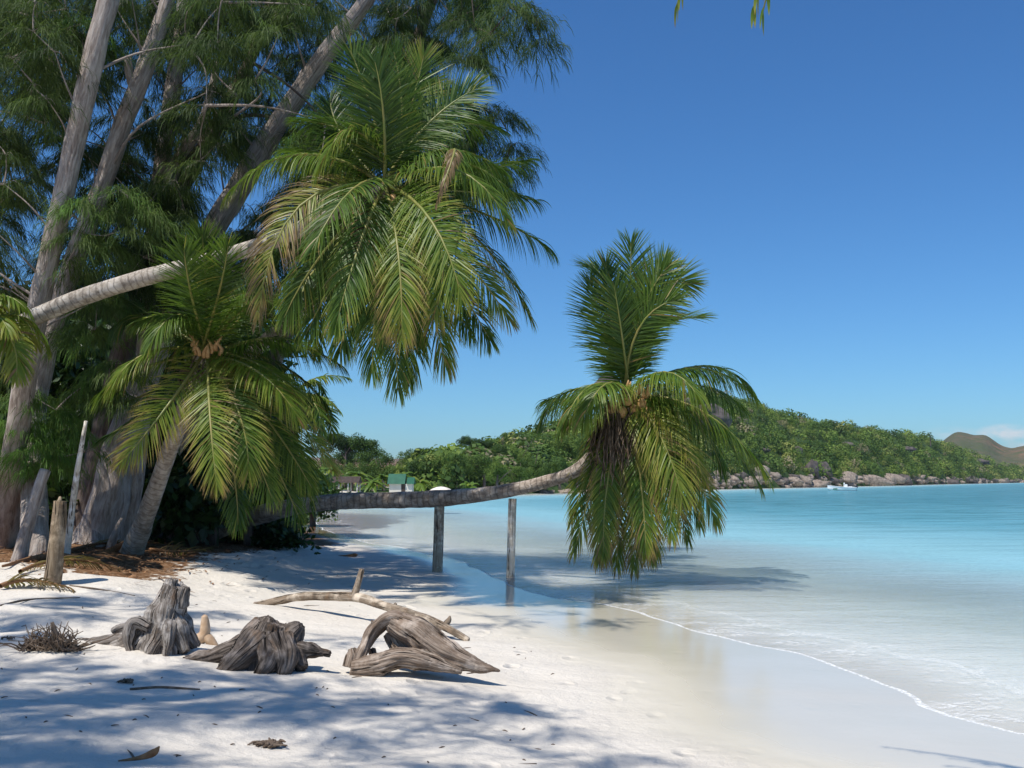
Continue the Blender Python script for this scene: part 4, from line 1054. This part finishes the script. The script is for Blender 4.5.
hill_boulder(725, 475, 4, (1.1, .9, .9), 'grey boulder sitting just above the waterline at the headland left end', 'rock')

# distant brown hill
m_f, nt, N_, L_ = newmat('far_hill_scrub')
pos = nt.nodes.new('ShaderNodeNewGeometry').outputs['Position']
fn = noise_tex(nt, pos, .008, 8, .7); fn2 = noise_tex(nt, pos, .06, 4, .7)
c_ = ramp(nt, fn, [(.35, (.065, .085, .04)), (.50, (.11, .098, .058)), (.63, (.22, .125, .08))])
c_ = mixc(nt, ramp(nt, fn2, [(.45, (0,) * 3), (.6, (.8,) * 3)]), c_, (.07, .09, .035))
out(nt, principled(nt, c_, .95, .05, bumpn(nt, fn2, 1, 6)).outputs[0])
hx = [880, 920, 945, 968, 985, 1000, 1012, 1024, 1045, 1080, 1140, 1250]; hy = [470, 448, 438, 434, 437, 443, 447.5, 447, 446, 450, 440, 470]
cc = np.linspace(880, 1250, 120); v_ = np.linspace(0, 1.5, 30); CX, VX = np.meshgrid(cc, v_)
D = 1150 + 330 * VX; zt = (HOR - np.interp(CX, hx, hy)) / F_PX * 1480 + 2
zt = zt + 3 * wavy(CX * .4, VX * 3, .6, 91)
Z = zt * np.where(VX < 1, np.sin(np.clip(VX, 0, 1) * math.pi / 2), 1 - (VX - 1) * 1.2)
X = (CX - 512) / F_PX * D
I = (np.arange(29)[:, None] * 120 + np.arange(119)[None]).ravel()
mb = MB(); mb.add(np.c_[X.ravel(), D.ravel(), Z.ravel()], np.c_[I, I + 1, I + 121, I + 120]); mb.build('distant_hill', m_f, kind='structure')

# ------------------------------------------------------------------ cabin, hut, umbrella on the far beach
M['green_roof'] = mat_plain('green_sheet_roof', (.018, .085, .05), .5, .3, (.03, .12, .07), 2)
M['wall'] = mat_plain('cream_wall', (.55, .50, .42), .8, .2, (.62, .57, .5), 1)
M['darkwood'] = mat_plain('dark_wood', (.04, .03, .025), .8, .2, (.08, .06, .05), 3)
def prism_roof(mb, c, lx, ly, h):
    v = A([-lx, -ly, 0], [lx, -ly, 0], [lx, ly, 0], [-lx, ly, 0], [-lx, 0, h], [lx, 0, h]) + np.array(c)
    mb.add(v, [(0, 1, 5, 4), (2, 3, 4, 5), (0, 3, 2, 1)], [(0, 4, 3), (1, 2, 5)])
c = at(399, 486, 116); g = A(c[0], c[1], .6)
root = thing('beach_cabin', g, 'small cream cabin with a steep green roof under the far palms', 'cabin')
mb = MB(); box(mb, g + A(.3, 0, .45), (2.6, 2.0, 1.0)); mb.build('wall', M['wall'], root, smooth=False)
mb = MB(); prism_roof(mb, g + A(-.2, 0, .95), 1.0, 1.3, 1.15); mb.build('roof', M['green_roof'], root, smooth=False)
mb = MB(); prism_roof(mb, g + A(1.4, -.1, .955), .42, 1.2, .75); mb.build('porch_roof', M['green_roof'], root, smooth=False)
mb = MB(); box(mb, g + A(.6, -1.02, .5), (.45, .05, .9)); mb.build('door', M['darkwood'], root, smooth=False)
c = at(345, 490, 112); g = A(c[0], c[1], .6)
root = thing('beach_hut', g, 'dark open-sided beach hut in the shade left of the cabin', 'hut')
mb = MB(); prism_roof(mb, g + A(0, 0, 1.1), 1.7, 1.3, .7); mb.build('roof', M['darkwood'], root, smooth=False)
for sx in (-1.5, -.5, .5, 1.5):
    for sy in (-1.0, 1.0):
        mb = MB(); tube(mb, [g + A(sx, sy, -.2), g + A(sx, sy, 1.12)], [.07, .07], 8, 1); mb.build('post', M['pale_post'], root)
c = at(441, 489, 60.0); g = A(c[0], c[1], .35)
M['canvas'] = mat_plain('cream_canvas', (.68, .60, .50), .8, .2, (.76, .69, .60), 5)
root = thing('beach_umbrella', A(c[0], c[1], 0.0), 'open cream beach umbrella showing just above the leaning trunk', 'umbrella')
zt = at(441, 486.5, 60)[2]; zb = at(441, 493.0, 60)[2]
mb = MB(); th = np.arange(8) / 8 * 2 * math.pi; Vs = []
for r_, z_ in ((.02, zt), (.25, zt - .03), (.5, zt - .12), (.72, zt - .25), (.80, zb)):
    Vs += [[c[0] + math.cos(a) * r_, c[1] + math.sin(a) * r_, z_] for a in th]
mb.add(Vs, [(i * 8 + j, i * 8 + (j + 1) % 8, i * 8 + 8 + (j + 1) % 8, i * 8 + 8 + j) for i in range(4) for j in range(8)])
mb.build('canopy', M['canvas'], root, smooth=False)
mb = MB(); tube(mb, [A(c[0], c[1], -1.2), A(c[0], c[1], zt)], [.03, .03], 8, 1); mb.build('pole', M['pale_post'], root)

# ------------------------------------------------------------------ boat
M['gel'] = mat_plain('white_gelcoat', (.80, .81, .80), .25, .5)
M['engine'] = mat_plain('black_cowling', (.02, .02, .022), .3, .5)
M['green_paint'] = mat_plain('green_stripe', (.03, .16, .09), .4, .4)
c = at(843, 489.6, 190); g = A(c[0], c[1], -.02)
root = thing('motorboat', g, 'small white open motorboat anchored off the rocky headland', 'boat')
mb = MB()   # bow points to the left
xs = np.linspace(-2.9, 2.3, 14); ring = []
for x in xs:
    t = (x + 2.9) / 5.2
    w = .98 * min(1, (t / .42)) ** .6 + .02; sheer = .62 + .38 * (1 - t) ** 2.2; keel = -.22 + .62 * max(0, 1 - t / .28) ** 1.6
    ring.append([[x, -w, sheer], [x + .0, -w * .92, sheer * .55], [x, -w * .62, keel * .4 + .02], [x, 0, keel], [x, w * .62, keel * .4 + .02], [x, w * .92, sheer * .55], [x, w, sheer]])
R_ = np.array(ring) ; V = R_.reshape(-1, 3) + g
mb.add(V, [(i * 7 + j, i * 7 + j + 1, i * 7 + 8 + j, i * 7 + 7 + j) for i in range(13) for j in range(6)] + [(91, 92, 96, 97), (92, 93, 95, 96)], [(93, 94, 95)])
for sy in (-1, 1):
    tube(mb, [A(x, sy * r[0][1] * -1, r[0][2]) + g for x, r in zip(xs, ring)], [.05] * 14, 6, 1)
dk = [[r[0][0], r[0][1] * .95, .34] for r in ring[2:]] + [[r[6][0], r[6][1] * .95, .34] for r in ring[2:]]
mb.add(A(*dk) + g, [(i, i + 1, i + 13, i + 12) for i in range(11)])
mb.build('hull', M['gel'], root)
mb = MB(); box(mb, g + A(.5, 0, .78), (.6, .75, .9), taper=.8); mb.build('console', M['gel'], root, smooth=False)
mb = MB(); box(mb, g + A(.25, 0, 1.36), (.06, .7, .36), taper=.8); mb.build('windshield', M['gel'], root, smooth=False)
mb = MB(); box(mb, g + A(1.35, 0, .58), (.55, .8, .5)); mb.build('seat', M['gel'], root, smooth=False)
mb = MB(); ball(mb, g + A(2.5, 0, .75), .28, (1.1, .8, 1.2), 8); tube(mb, [g + A(2.5, 0, .6), g + A(2.55, 0, -.3)], [.12, .08], 8, 1); mb.build('outboard_motor', M['engine'], root)
mb = MB(); box(mb, g + A(-1.75, -.93, .34), (.8, .03, .24)); mb.build('side_stripe', M['green_paint'], root, smooth=False)

# ------------------------------------------------------------------ driftwood and stumps
from mathutils.bvhtree import BVHTree
from mathutils.interpolate import poly_3d_calc
def remesh(o, voxel, disp=.016, sc=(48, 48, 3.5), big=.028):
    """fuse the pieces into one skin, keep the grain coordinates, and carve the grain along them"""
    src = o.data; sv = [v.co.copy() for v in src.vertices]; sp = [list(p.vertices) for p in src.polygons]
    stc = np.zeros(len(sv) * 3, np.float32); src.attributes['tc'].data.foreach_get('vector', stc); stc = stc.reshape(-1, 3)
    bvh = BVHTree.FromPolygons(sv, sp)
    m = o.modifiers.new('fuse', 'REMESH'); m.mode = 'VOXEL'; m.voxel_size = voxel; m.use_smooth_shade = True
    bpy.context.view_layer.update()
    me = bpy.data.meshes.new_from_object(o.evaluated_get(bpy.context.evaluated_depsgraph_get()))
    o.modifiers.clear()
    n = len(me.vertices); tc = np.zeros((n, 3), np.float32); co = np.zeros((n, 3), np.float32)
    for i, v in enumerate(me.vertices):
        loc, no, idx, dd = bvh.find_nearest(v.co)
        ws = poly_3d_calc([sv[k] for k in sp[idx]], loc)
        t = sum(stc[k] * w_ for k, w_ in zip(sp[idx], ws)); tc[i] = t
        q = Vector((float(t[0] * sc[0]), float(t[1] * sc[1]), float(t[2] * sc[2])))
        h = disp * (mnoise.noise(q) + .5 * mnoise.noise(q * 2.1)) + big * mnoise.noise(v.co * 7.0)
        co[i] = v.co + v.normal * h
    me.vertices.foreach_set('co', co.ravel())
    for a_ in list(me.attributes):
        if a_.name in ('tc', 'tint'): me.attributes.remove(a_)
    at_ = me.attributes.new('tc', 'FLOAT_VECTOR', 'POINT'); at_.data.foreach_set('vector', tc.ravel())
    me.materials.clear(); me.materials.append(src.materials[0])
    me.polygons.foreach_set('use_smooth', np.ones(len(me.polygons), bool)); me.update()
    o.data = me
def toY(px, py, Y): return at(px, py, Y)
# stump 1
base = hit(168, 648); Y = base[1]; G = base[2]
mb = MB()
def W(px, py, dy=0.0): return at(px, py, Y + dy)
tube(mb, [W(163, 655), W(165, 630), W(171, 605), W(176, 585)], [.25, .185, .145, .115], 24, 6, ridge=.07, nr=7, rough=.12, fs=5)
tube(mb, [W(168, 606, -.03), W(170, 592, -.03), W(172, 579.5, -.02)], [.075, .07, .055], 12, 5, rough=.1)
tube(mb, [W(180, 606, -.02), W(182, 594, -.03), W(184, 588, -.02)], [.08, .075, .06], 12, 5, rough=.1)
tube(mb, [W(152, 640, -.12), W(150, 622, -.1), W(153, 606, -.08)], [.075, .06, .03], 12, 5, rough=.2)
for e, dy, rr in (((150, 655), -.25, .07), ((165, 659), -.3, .05), ((187, 652), -.12, .075), ((196, 648), .05, .07), ((138, 650), -.12, .09), ((120, 652), -.05, .085), ((100, 654), .0, .07)):
    tube(mb, [W(168, 600 + rng.uniform(0, 12), dy * .15), W((e[0] + 168) / 2 + (4 if e[0] < 160 else 2), 630 if e[0] > 130 else 634, dy * .6), W(e[0], e[1], dy)], [.10, rr * 1.25, rr * .6], 12, 6, rough=.2, fs=5)
tube(mb, [W(150, 628, -.15), W(134, 622, -.15), W(128, 640, -.18), W(131, 655, -.2)], [.06, .055, .05, .04], 10, 5, rough=.2)
tube(mb, [W(140, 640), W(95, 645, .05), W(60, 652, .1), W(20, 656, .15), W(-14, 657, .2)], [.10, .075, .05, .035, .02], 12, 6, rough=.2, fs=4, flat=.8)
tube(mb, [W(140, 622, .1), W(126, 626, .12), W(113, 632, .15)], [.06, .055, .03], 10, 4, rough=.1)
o = mb.build('tree_stump', M['stump'], None, origin=base, **P('tall grey tree stump with a flat cut top and a long root running left', 'stump'))
remesh(o, .010)
# stump 2
base = hit(262, 668); Y = base[1]
mb = MB()
tube(mb, [W(262, 680), W(262, 655), W(268, 635), W(272, 622)], [.33, .26, .19, .15], 24, 6, ridge=.08, nr=7, rough=.15, fs=5)
tube(mb, [W(262, 640, -.02), W(266, 626, -.02), W(269, 617.5, -.02)], [.13, .10, .04], 12, 4, rough=.15)
tube(mb, [W(285, 645), W(294, 632), W(300, 626)], [.13, .11, .05], 12, 4, rough=.15)
for pts, rr in (([W(262, 640), W(222, 655, -.05), W(188, 664, -.05), W(170, 670, -.05)], [.15, .10, .07, .025]), ([W(258, 640, -.1), W(235, 662, -.3), W(218, 678, -.4)], [.15, .10, .04]),
                ([W(280, 640, -.1), W(286, 660, -.25), W(282, 676, -.3)], [.14, .10, .05]), ([W(285, 645, .0), W(305, 650, -.05), W(330, 654, -.05)], [.12, .08, .03]), ([W(270, 640, -.1), W(268, 662, -.28), W(258, 678, -.35)], [.13, .09, .05]),
                ([W(290, 640), W(298, 658, -.1), W(303, 668, -.15)], [.11, .08, .05])):
    tube(mb, pts, rr, 12, 6, rough=.2, fs=5)
o = mb.build('tree_stump', M['stump2'], None, origin=base, **P('low dark brown tree stump with roots splayed left, in the middle of the three', 'stump'))
remesh(o, .010)
# stump 3: hollow upturned root
base = hit(400, 672); Y = base[1]
mb = MB()
def EL(pts, rr, flat=.6, spin=0, **kw): tube(mb, pts, rr, 14, 7, rough=.18, fs=6, flat=flat, spin=spin, **kw)
EL([W(356, 668, -.1), W(364, 648, -.08), W(374, 628, -.02), W(392, 617, 0), W(408, 624, 0)], [.085, .07, .06, .075, .08], .8)
EL([W(392, 620, .02), W(415, 632, .0), W(440, 650, -.05), W(468, 663, -.1), W(500, 671, -.12)], [.10, .15, .14, .085, .012], .85)
EL([W(400, 630, .1), W(425, 650, .05), W(450, 664, .0)], [.10, .13, .09], .8)
EL([W(354, 668, -.15), W(375, 665, -.18), W(400, 658, -.15), W(425, 662, -.16), W(462, 671, -.14)], [.08, .10, .10, .085, .03], .9)
EL([W(350, 668, -.12), W(353, 655, -.1), W(352, 648, -.1)], [.07, .06, .03], 1)
EL([W(360, 660, -.1), W(370, 640, .08), W(385, 625, .12)], [.05, .045, .04], .8)
EL([W(352, 672, -.16), W(366, 676, -.2), W(384, 672, -.2)], [.06, .05, .03], .8)
EL([W(390, 632, .12), W(400, 650, .08), W(420, 664, .05)], [.07, .09, .08], .9)
EL([W(372, 650, .1), W(376, 660, .05), W(384, 668, 0)], [.035, .04, .05], .8)
EL([W(384, 622), W(377, 624, -.03), W(371, 620, -.04)], [.035, .025, .012], 1)
o = mb.build('driftwood_root', M['stump3'], None, origin=base, **P('hollow upturned root with a hole through it, tapering to a point on the right', 'driftwood'))
remesh(o, .008, .010, (50, 50, 3.5), .016)
# arching branch
L0 = hit(258, 604); R0 = hit(468, 641)
def AB(t, px, py): Yb = L0[1] + (R0[1] - L0[1]) * t; return at(px, py, Yb)
mb = MB()
tube(mb, [L0 + A(-.05, 0, .0), AB(.06, 272, 602), AB(.2, 300, 597), AB(.45, 352, 597), AB(.62, 385, 606), AB(.8, 425, 618), AB(.93, 450, 630), R0 + A(0, 0, .01)], [.03, .052, .058, .062, .055, .05, .046, .034], 14, 9, rough=.22, fs=4, tip=True)
tube(mb, [AB(.46, 354, 597), AB(.46, 357, 588), AB(.47, 360, 577), AB(.47, 362, 569)], [.055, .045, .04, .035], 10, 5, rough=.2)
tube(mb, [AB(.88, 446, 624), AB(.88, 449, 620), AB(.88, 450, 616)], [.04, .032, .012], 8, 3)
tube(mb, [AB(.66, 393, 608), AB(.66, 395, 605), AB(.66, 396, 603)], [.03, .026, .015], 8, 3)
mb.build('driftwood_branch', M['branch'], None, origin=L0, **P('long arching bare branch with an upright stub, lying behind the stumps', 'driftwood'))
# little knob of driftwood
base = hit(208, 648); Y = base[1] + .25
mb = MB()
tube(mb, [W(189, 643), W(198, 640), W(204, 634), W(205, 624), W(204.5, 616)], [.03, .06, .055, .045, .03], 12, 6, rough=.12, tip=True)
tube(mb, [W(203, 634), W(210, 640), W(217, 648)], [.05, .05, .03], 12, 5, rough=.1)
mb.build('driftwood_chunk', M['knob'], None, origin=base, **P('small orange-tan knob of driftwood just right of the tall stump', 'driftwood'))
# root tangle with fine roots at left
base = hit(48, 652); Y = base[1] + .05
mb = MB()
for i in range(150):
    a = rng.uniform(20, 78); s_ = W(a, 651, rng.uniform(-.1, .15)); h = (1 - ((a - 50) / 34) ** 2) * .26 * rng.uniform(.3, 1)
    e = s_ + A(rng.normal(0, .12), rng.normal(0, .1), max(.02, h))
    tube(mb, [s_, (s_ + e) / 2 + A(rng.normal(0, .05), rng.normal(0, .04), rng.uniform(0, .05)), e], [.008, .006, .003], 4, 3, cap=False)
tube(mb, [W(66, 650), W(58, 642), W(52, 622)], [.05, .04, .015], 8, 4, rough=.2)
mb.build('root_tangle', M['twig'], None, origin=base, **P('dark tangle of fine dead roots on the sand left of the tall stump', 'driftwood'))
# posts at left
b = hit(52, 584); mb = MB()
tube(mb, [b + A(-.05, 0, -.35), b, at(56, 552, b[1]), at(58, 525, b[1]), at(60, 501, b[1])], [.12, .115, .10, .095, .085], 16, 6, rough=.12, fs=2.5)
tube(mb, [at(58, 512, b[1] - .03), at(59, 504, b[1] - .04), at(60.5, 497, b[1])], [.05, .04, .02], 8, 3)
mb.build('wooden_post', M['brown_post'], None, origin=b, **P('short weathered brown post standing alone in the sand at the left', 'post'))
b = hit(66, 561); mb = MB()
tube(mb, [b + A(0, 0, -.2), b, at(76, 480, b[1] - .2), at(86, 421, b[1] - .35)], [.065, .06, .05, .03], 10, 6, rough=.08)
mb.build('leaning_pole', M['pale_post'], None, origin=b, **P('long pale bare pole leaning right behind the short brown post', 'pole'))
b = hit(18, 560); mb = MB()
tube(mb, [b + A(-.1, 0, -.15), b, at(28, 525, b[1]), at(38, 492, b[1] + .1), at(45, 470, b[1] + .2)], [.13, .12, .10, .095, .09], 14, 6, rough=.2, ridge=.06, fs=3)
mb.build('broken_trunk', M['bark'], None, origin=b, **P('broken grey dead trunk leaning right under the bright needle tufts', 'log'))
b = hit(112, 549); mb = MB()
tube(mb, [b + A(-.05, 0, -.1), at(114, 536, b[1]), at(122, 518, b[1])], [.09, .075, .03], 10, 5, rough=.25, ridge=.1)
mb.build('wood_snag', M['bark'], None, origin=b, **P('small grey jagged snag between the massive trunk and the front palm', 'log'))
# fallen brown fronds and sheaths by the grove
for i, (a, m_, e, lb) in enumerate([((60, 562), (105, 556), (150, 527), 'curled brown fallen palm sheath at the foot of the front palm'), ((2, 566), (50, 560), (100, 565), 'flattened brown fallen frond at the left end of the grove floor')]):
    p0, p1, p2 = hit(*a), hit(m_[0], m_[1]), hit(e[0], e[1] + (22 if i == 0 else 0)); p1[2] += .06; p2[2] += .06 + (.35 if i == 0 else 0)
    mb = MB(); tube(mb, [p0, p1, p2], [.02, .06, .03], 8, 8, rough=.3, flat=.35)
    mb.build('fallen_frond', M['brown'], None, origin=p0, **P(lb, 'dead leaf'))
DF = [((20, 575), (66, 566), (118, 572)), ((70, 553), (110, 548), (130, 556)), ((150, 552), (190, 556), (214, 548)), ((0, 590), (30, 588), (70, 592))]
for i, (a, m_, e) in enumerate(DF):
    p = [hit(*q) + A(0, 0, .05) for q in (a, m_, e)]; p[1][2] += .05
    frond('fallen_frond', None, *p, Lmax=.38, droop=.5, tint=.97, tiptint=.1, n=36, mats=[M['palm'], M['brown']])
    o = bpy.context.scene.objects[-1] if False else COL.objects[-1]
    o['label'] = 'dry brown fallen palm frond lying on the grove floor'; o['category'] = 'dead leaf'; o['group'] = 'dry fallen fronds on the grove floor'
# forest floor litter
mb = MB(); n = 3600
x = rng.uniform(-13, -3.4, n); y = rng.uniform(13.6, 24, n); li = litter(x, y, shore_d(x, y), 0)
k = rng.random(n) < li * 1.1 + .03; x, y = x[k], y[k]; z = ground_h(x, y) + .012
for j in range(len(x)):
    a = rng.uniform(0, 6.28); L = rng.uniform(.06, .28); d = A(math.cos(a), math.sin(a), rng.uniform(-.05, .15)) * L; s_ = nrm(np.cross(d, A(0, 0, 1))) * rng.uniform(.004, .016)
    p = A(x[j], y[j], z[j]); m_ = p + d * .5 + A(0, 0, .02)
    mb.add(np.array([p + s_, p - s_, m_ + s_, m_ - s_, p + d + s_ * .3, p + d - s_ * .3]), [(0, 1, 3, 2), (2, 3, 5, 4)])
mb.build('leaf_litter', M['brown'], None, kind='stuff')
# small debris
def debris(px, py, r, label, n=26, mat='twig'):
    b = hit(px, py); mb = MB()
    for i in range(n):
        a = rng.uniform(0, 6.28); rr = r * rng.random() ** .5
        p = b + A(math.cos(a) * rr, math.sin(a) * rr * .5, .005 + rng.uniform(0, r * .25)); q = p + A(rng.normal(0, r * .5), rng.normal(0, r * .35), rng.uniform(-.01, r * .2))
        tube(mb, [p, (p + q) / 2 + A(0, 0, .01), q], [.010, .008, .004], 5, 2)
    mb.build('twig_cluster', M[mat], None, origin=b, **P(label, 'debris'))
debris(268, 747, .085, 'small dark clump of dried weed alone on the sand at the bottom', 60)
debris(128, 683, .055, 'tiny dark twig clump below the tall stump', 24)
debris(8, 640, .06, 'bit of dead twigs near the left edge beside the root tangle', 10)
def leafp(px, py, L, a, label, w=.03, curl=.03):
    b = hit(px, py); mb = MB(); d = A(math.cos(a), math.sin(a), 0)
    tube(mb, [b + A(0, 0, .006), b + d * L * .5 + A(0, 0, curl * .4), b + d * L * .85 + A(0, 0, curl), b + d * L + A(0, 0, curl * 1.8)], [.004, w * .6, w, .004], 8, 4, flat=.25, rough=.2)
    mb.build('dry_leaf', M['brown'], None, origin=b, **P(label, 'dead leaf'))
leafp(118, 762, .22, .25, 'curled reddish dry leaf at the bottom left of the sand', .022, .04)
leafp(118, 581, .26, .1, 'orange-brown husk lying on the sunlit bank by the post', .05, .05)
leafp(338, 556, .5, 0.05, 'dark flat driftwood piece on the shaded sand near the waterline', .05, .02)
for i in range(130):
    px = rng.uniform(0, 560); py = rng.uniform(560, 765)
    b = hit(px, py)
    if shore_d(np.array([b[0]]), np.array([b[1]]))[0] < 2.6: continue
    L = rng.choice([.03, .05, .09, .22], p=[.4, .3, .2, .1]); a = rng.uniform(0, 3.14); d = A(math.cos(a), math.sin(a), 0)
    mb = MB(); tube(mb, [b, b + d * L * .5 + A(0, rng.normal(0, .1) * L, .006), b + d * L + A(0, 0, .003)], [.003 + L * .02, .005, .002], 5, 3, rough=.3)
    mb.build('sand_twig', M['twig'], None, origin=b, **P('small dark twig scrap scattered on the open sand', 'twig', 'small twig scraps scattered on the sand'))
for i, (a, m_, e) in enumerate([((85, 574), (130, 566), (180, 560)), ((70, 586), (100, 590), (135, 596)), ((150, 565), (170, 570), (200, 568)), ((0, 606), (30, 600), (80, 598)), ((130, 690), (160, 688), (200, 690))]):
    p = [hit(*q) + A(0, 0, .006) for q in (a, m_, e)]
    mb = MB(); tube(mb, p, [.012, .012, .005], 6, 8, rough=.3)
    mb.build('fallen_stick', M['twig'], None, origin=p[0], **P('thin bare stick lying flat on the sand bank', 'stick', 'thin sticks lying on the sand bank'))

# ------------------------------------------------------------------ the air between here and the far hill
hz, nt, N_, L_ = newmat('haze')
pv = nt.nodes.new('ShaderNodeVolumePrincipled'); pv.inputs['Density'].default_value = .00009; pv.inputs['Color'].default_value = (.86, .92, 1, 1); pv.inputs['Anisotropy'].default_value = .3
o_ = nt.nodes.new('ShaderNodeOutputMaterial'); nt.links.new(pv.outputs[0], o_.inputs['Volume'])
mb = MB(); box(mb, (0, 2000, 62), (9000, 5600, 140)); mb.build('haze', hz, None, origin=(0, 0, 0), smooth=False, kind='stuff')
# ------------------------------------------------------------------ light, sky, camera
w = bpy.data.worlds.new('World'); scene.world = w; w.use_nodes = True
nt = w.node_tree; nt.nodes.clear()
el = math.asin(SUN[2]); az = math.atan2(SUN[0], SUN[1])
sky = nt.nodes.new('ShaderNodeTexSky'); sky.sky_type = 'NISHITA'; sky.sun_disc = False
sky.sun_elevation = el; sky.sun_rotation = az; sky.air_density = 1.0; sky.dust_density = .35; sky.ozone_density = 3.0; sky.altitude = 0
bg = nt.nodes.new('ShaderNodeBackground'); bg.inputs['Strength'].default_value = .092
tcg = nt.nodes.new('ShaderNodeTexCoord').outputs['Generated']
nz = nt.nodes.new('ShaderNodeVectorMath'); nz.operation = 'NORMALIZE'; nt.links.new(tcg, nz.inputs[0])
def cloud_mask(px, py, sx, sz, k):
    r = nrm(ray(px, py)); s = nt.nodes.new('ShaderNodeVectorMath'); s.operation = 'SUBTRACT'; nt.links.new(nz.outputs[0], s.inputs[0]); s.inputs[1].default_value = tuple(r)
    m_ = nt.nodes.new('ShaderNodeVectorMath'); m_.operation = 'MULTIPLY'; nt.links.new(s.outputs[0], m_.inputs[0]); m_.inputs[1].default_value = (1 / sx, 1 / sx, 1 / sz)
    l = nt.nodes.new('ShaderNodeVectorMath'); l.operation = 'LENGTH'; nt.links.new(m_.outputs[0], l.inputs[0])
    f = math_(nt, 'SUBTRACT', 1.0, l.outputs['Value'], clamp=True); return math_(nt, 'MULTIPLY', f, k)
msk = math_(nt, 'MAXIMUM', cloud_mask(1004, 434, .028, .010, 1.9), math_(nt, 'MAXIMUM', cloud_mask(1036, 444, .034, .009, 1.7), cloud_mask(950, 434, .03, .008, .8)))
cn = noise_tex(nt, vmul(nt, nz.outputs[0], (1, 1, 2)), 38, 6, .6, .3)
cm = math_(nt, 'MULTIPLY', msk, ramp(nt, cn, [(.33, (0,) * 3), (.62, (1,) * 3)]), clamp=True)
skc = nt.nodes.new('ShaderNodeHueSaturation'); skc.inputs['Saturation'].default_value = 1.12; nt.links.new(sky.outputs[0], skc.inputs['Color'])
tnt = mixc(nt, 1.0, skc.outputs[0], (.57, .95, 1.27), 'MULTIPLY')
nt.links.new(mixc(nt, math_(nt, 'MULTIPLY', cm, .8), tnt, (7.6, 7.9, 8.4)), bg.inputs['Color'])
wo = nt.nodes.new('ShaderNodeOutputWorld'); nt.links.new(bg.outputs[0], wo.inputs[0])
sl = bpy.data.lights.new('Sun', 'SUN'); sl.energy = 4.8; sl.angle = math.radians(.6); sl.color = (1, .955, .88)
so = bpy.data.objects.new('Sun', sl); COL.objects.link(so); so.rotation_euler = Vector(SUN).to_track_quat('Z', 'Y').to_euler(); so.location = (0, 0, 30)
cam = bpy.data.cameras.new('Camera'); co = bpy.data.objects.new('Camera', cam); COL.objects.link(co)
cam.sensor_width = 36; cam.lens = 36 * F_PX / 1024; cam.clip_end = 9000; cam.clip_start = .05
co.location = (0, 0, CAM_Z); co.rotation_euler = (math.pi / 2 + PITCH, 0, 0)
scene.camera = co
vs = scene.view_settings; vs.view_transform = 'Standard'; vs.look = 'None'; vs.gamma = 1; vs.use_curve_mapping = False; vs.exposure = 0.14
scene.cycles.max_bounces = 5; scene.cycles.diffuse_bounces = 3; scene.cycles.glossy_bounces = 2; scene.cycles.volume_bounces = 0; scene.cycles.transparent_max_bounces = 6
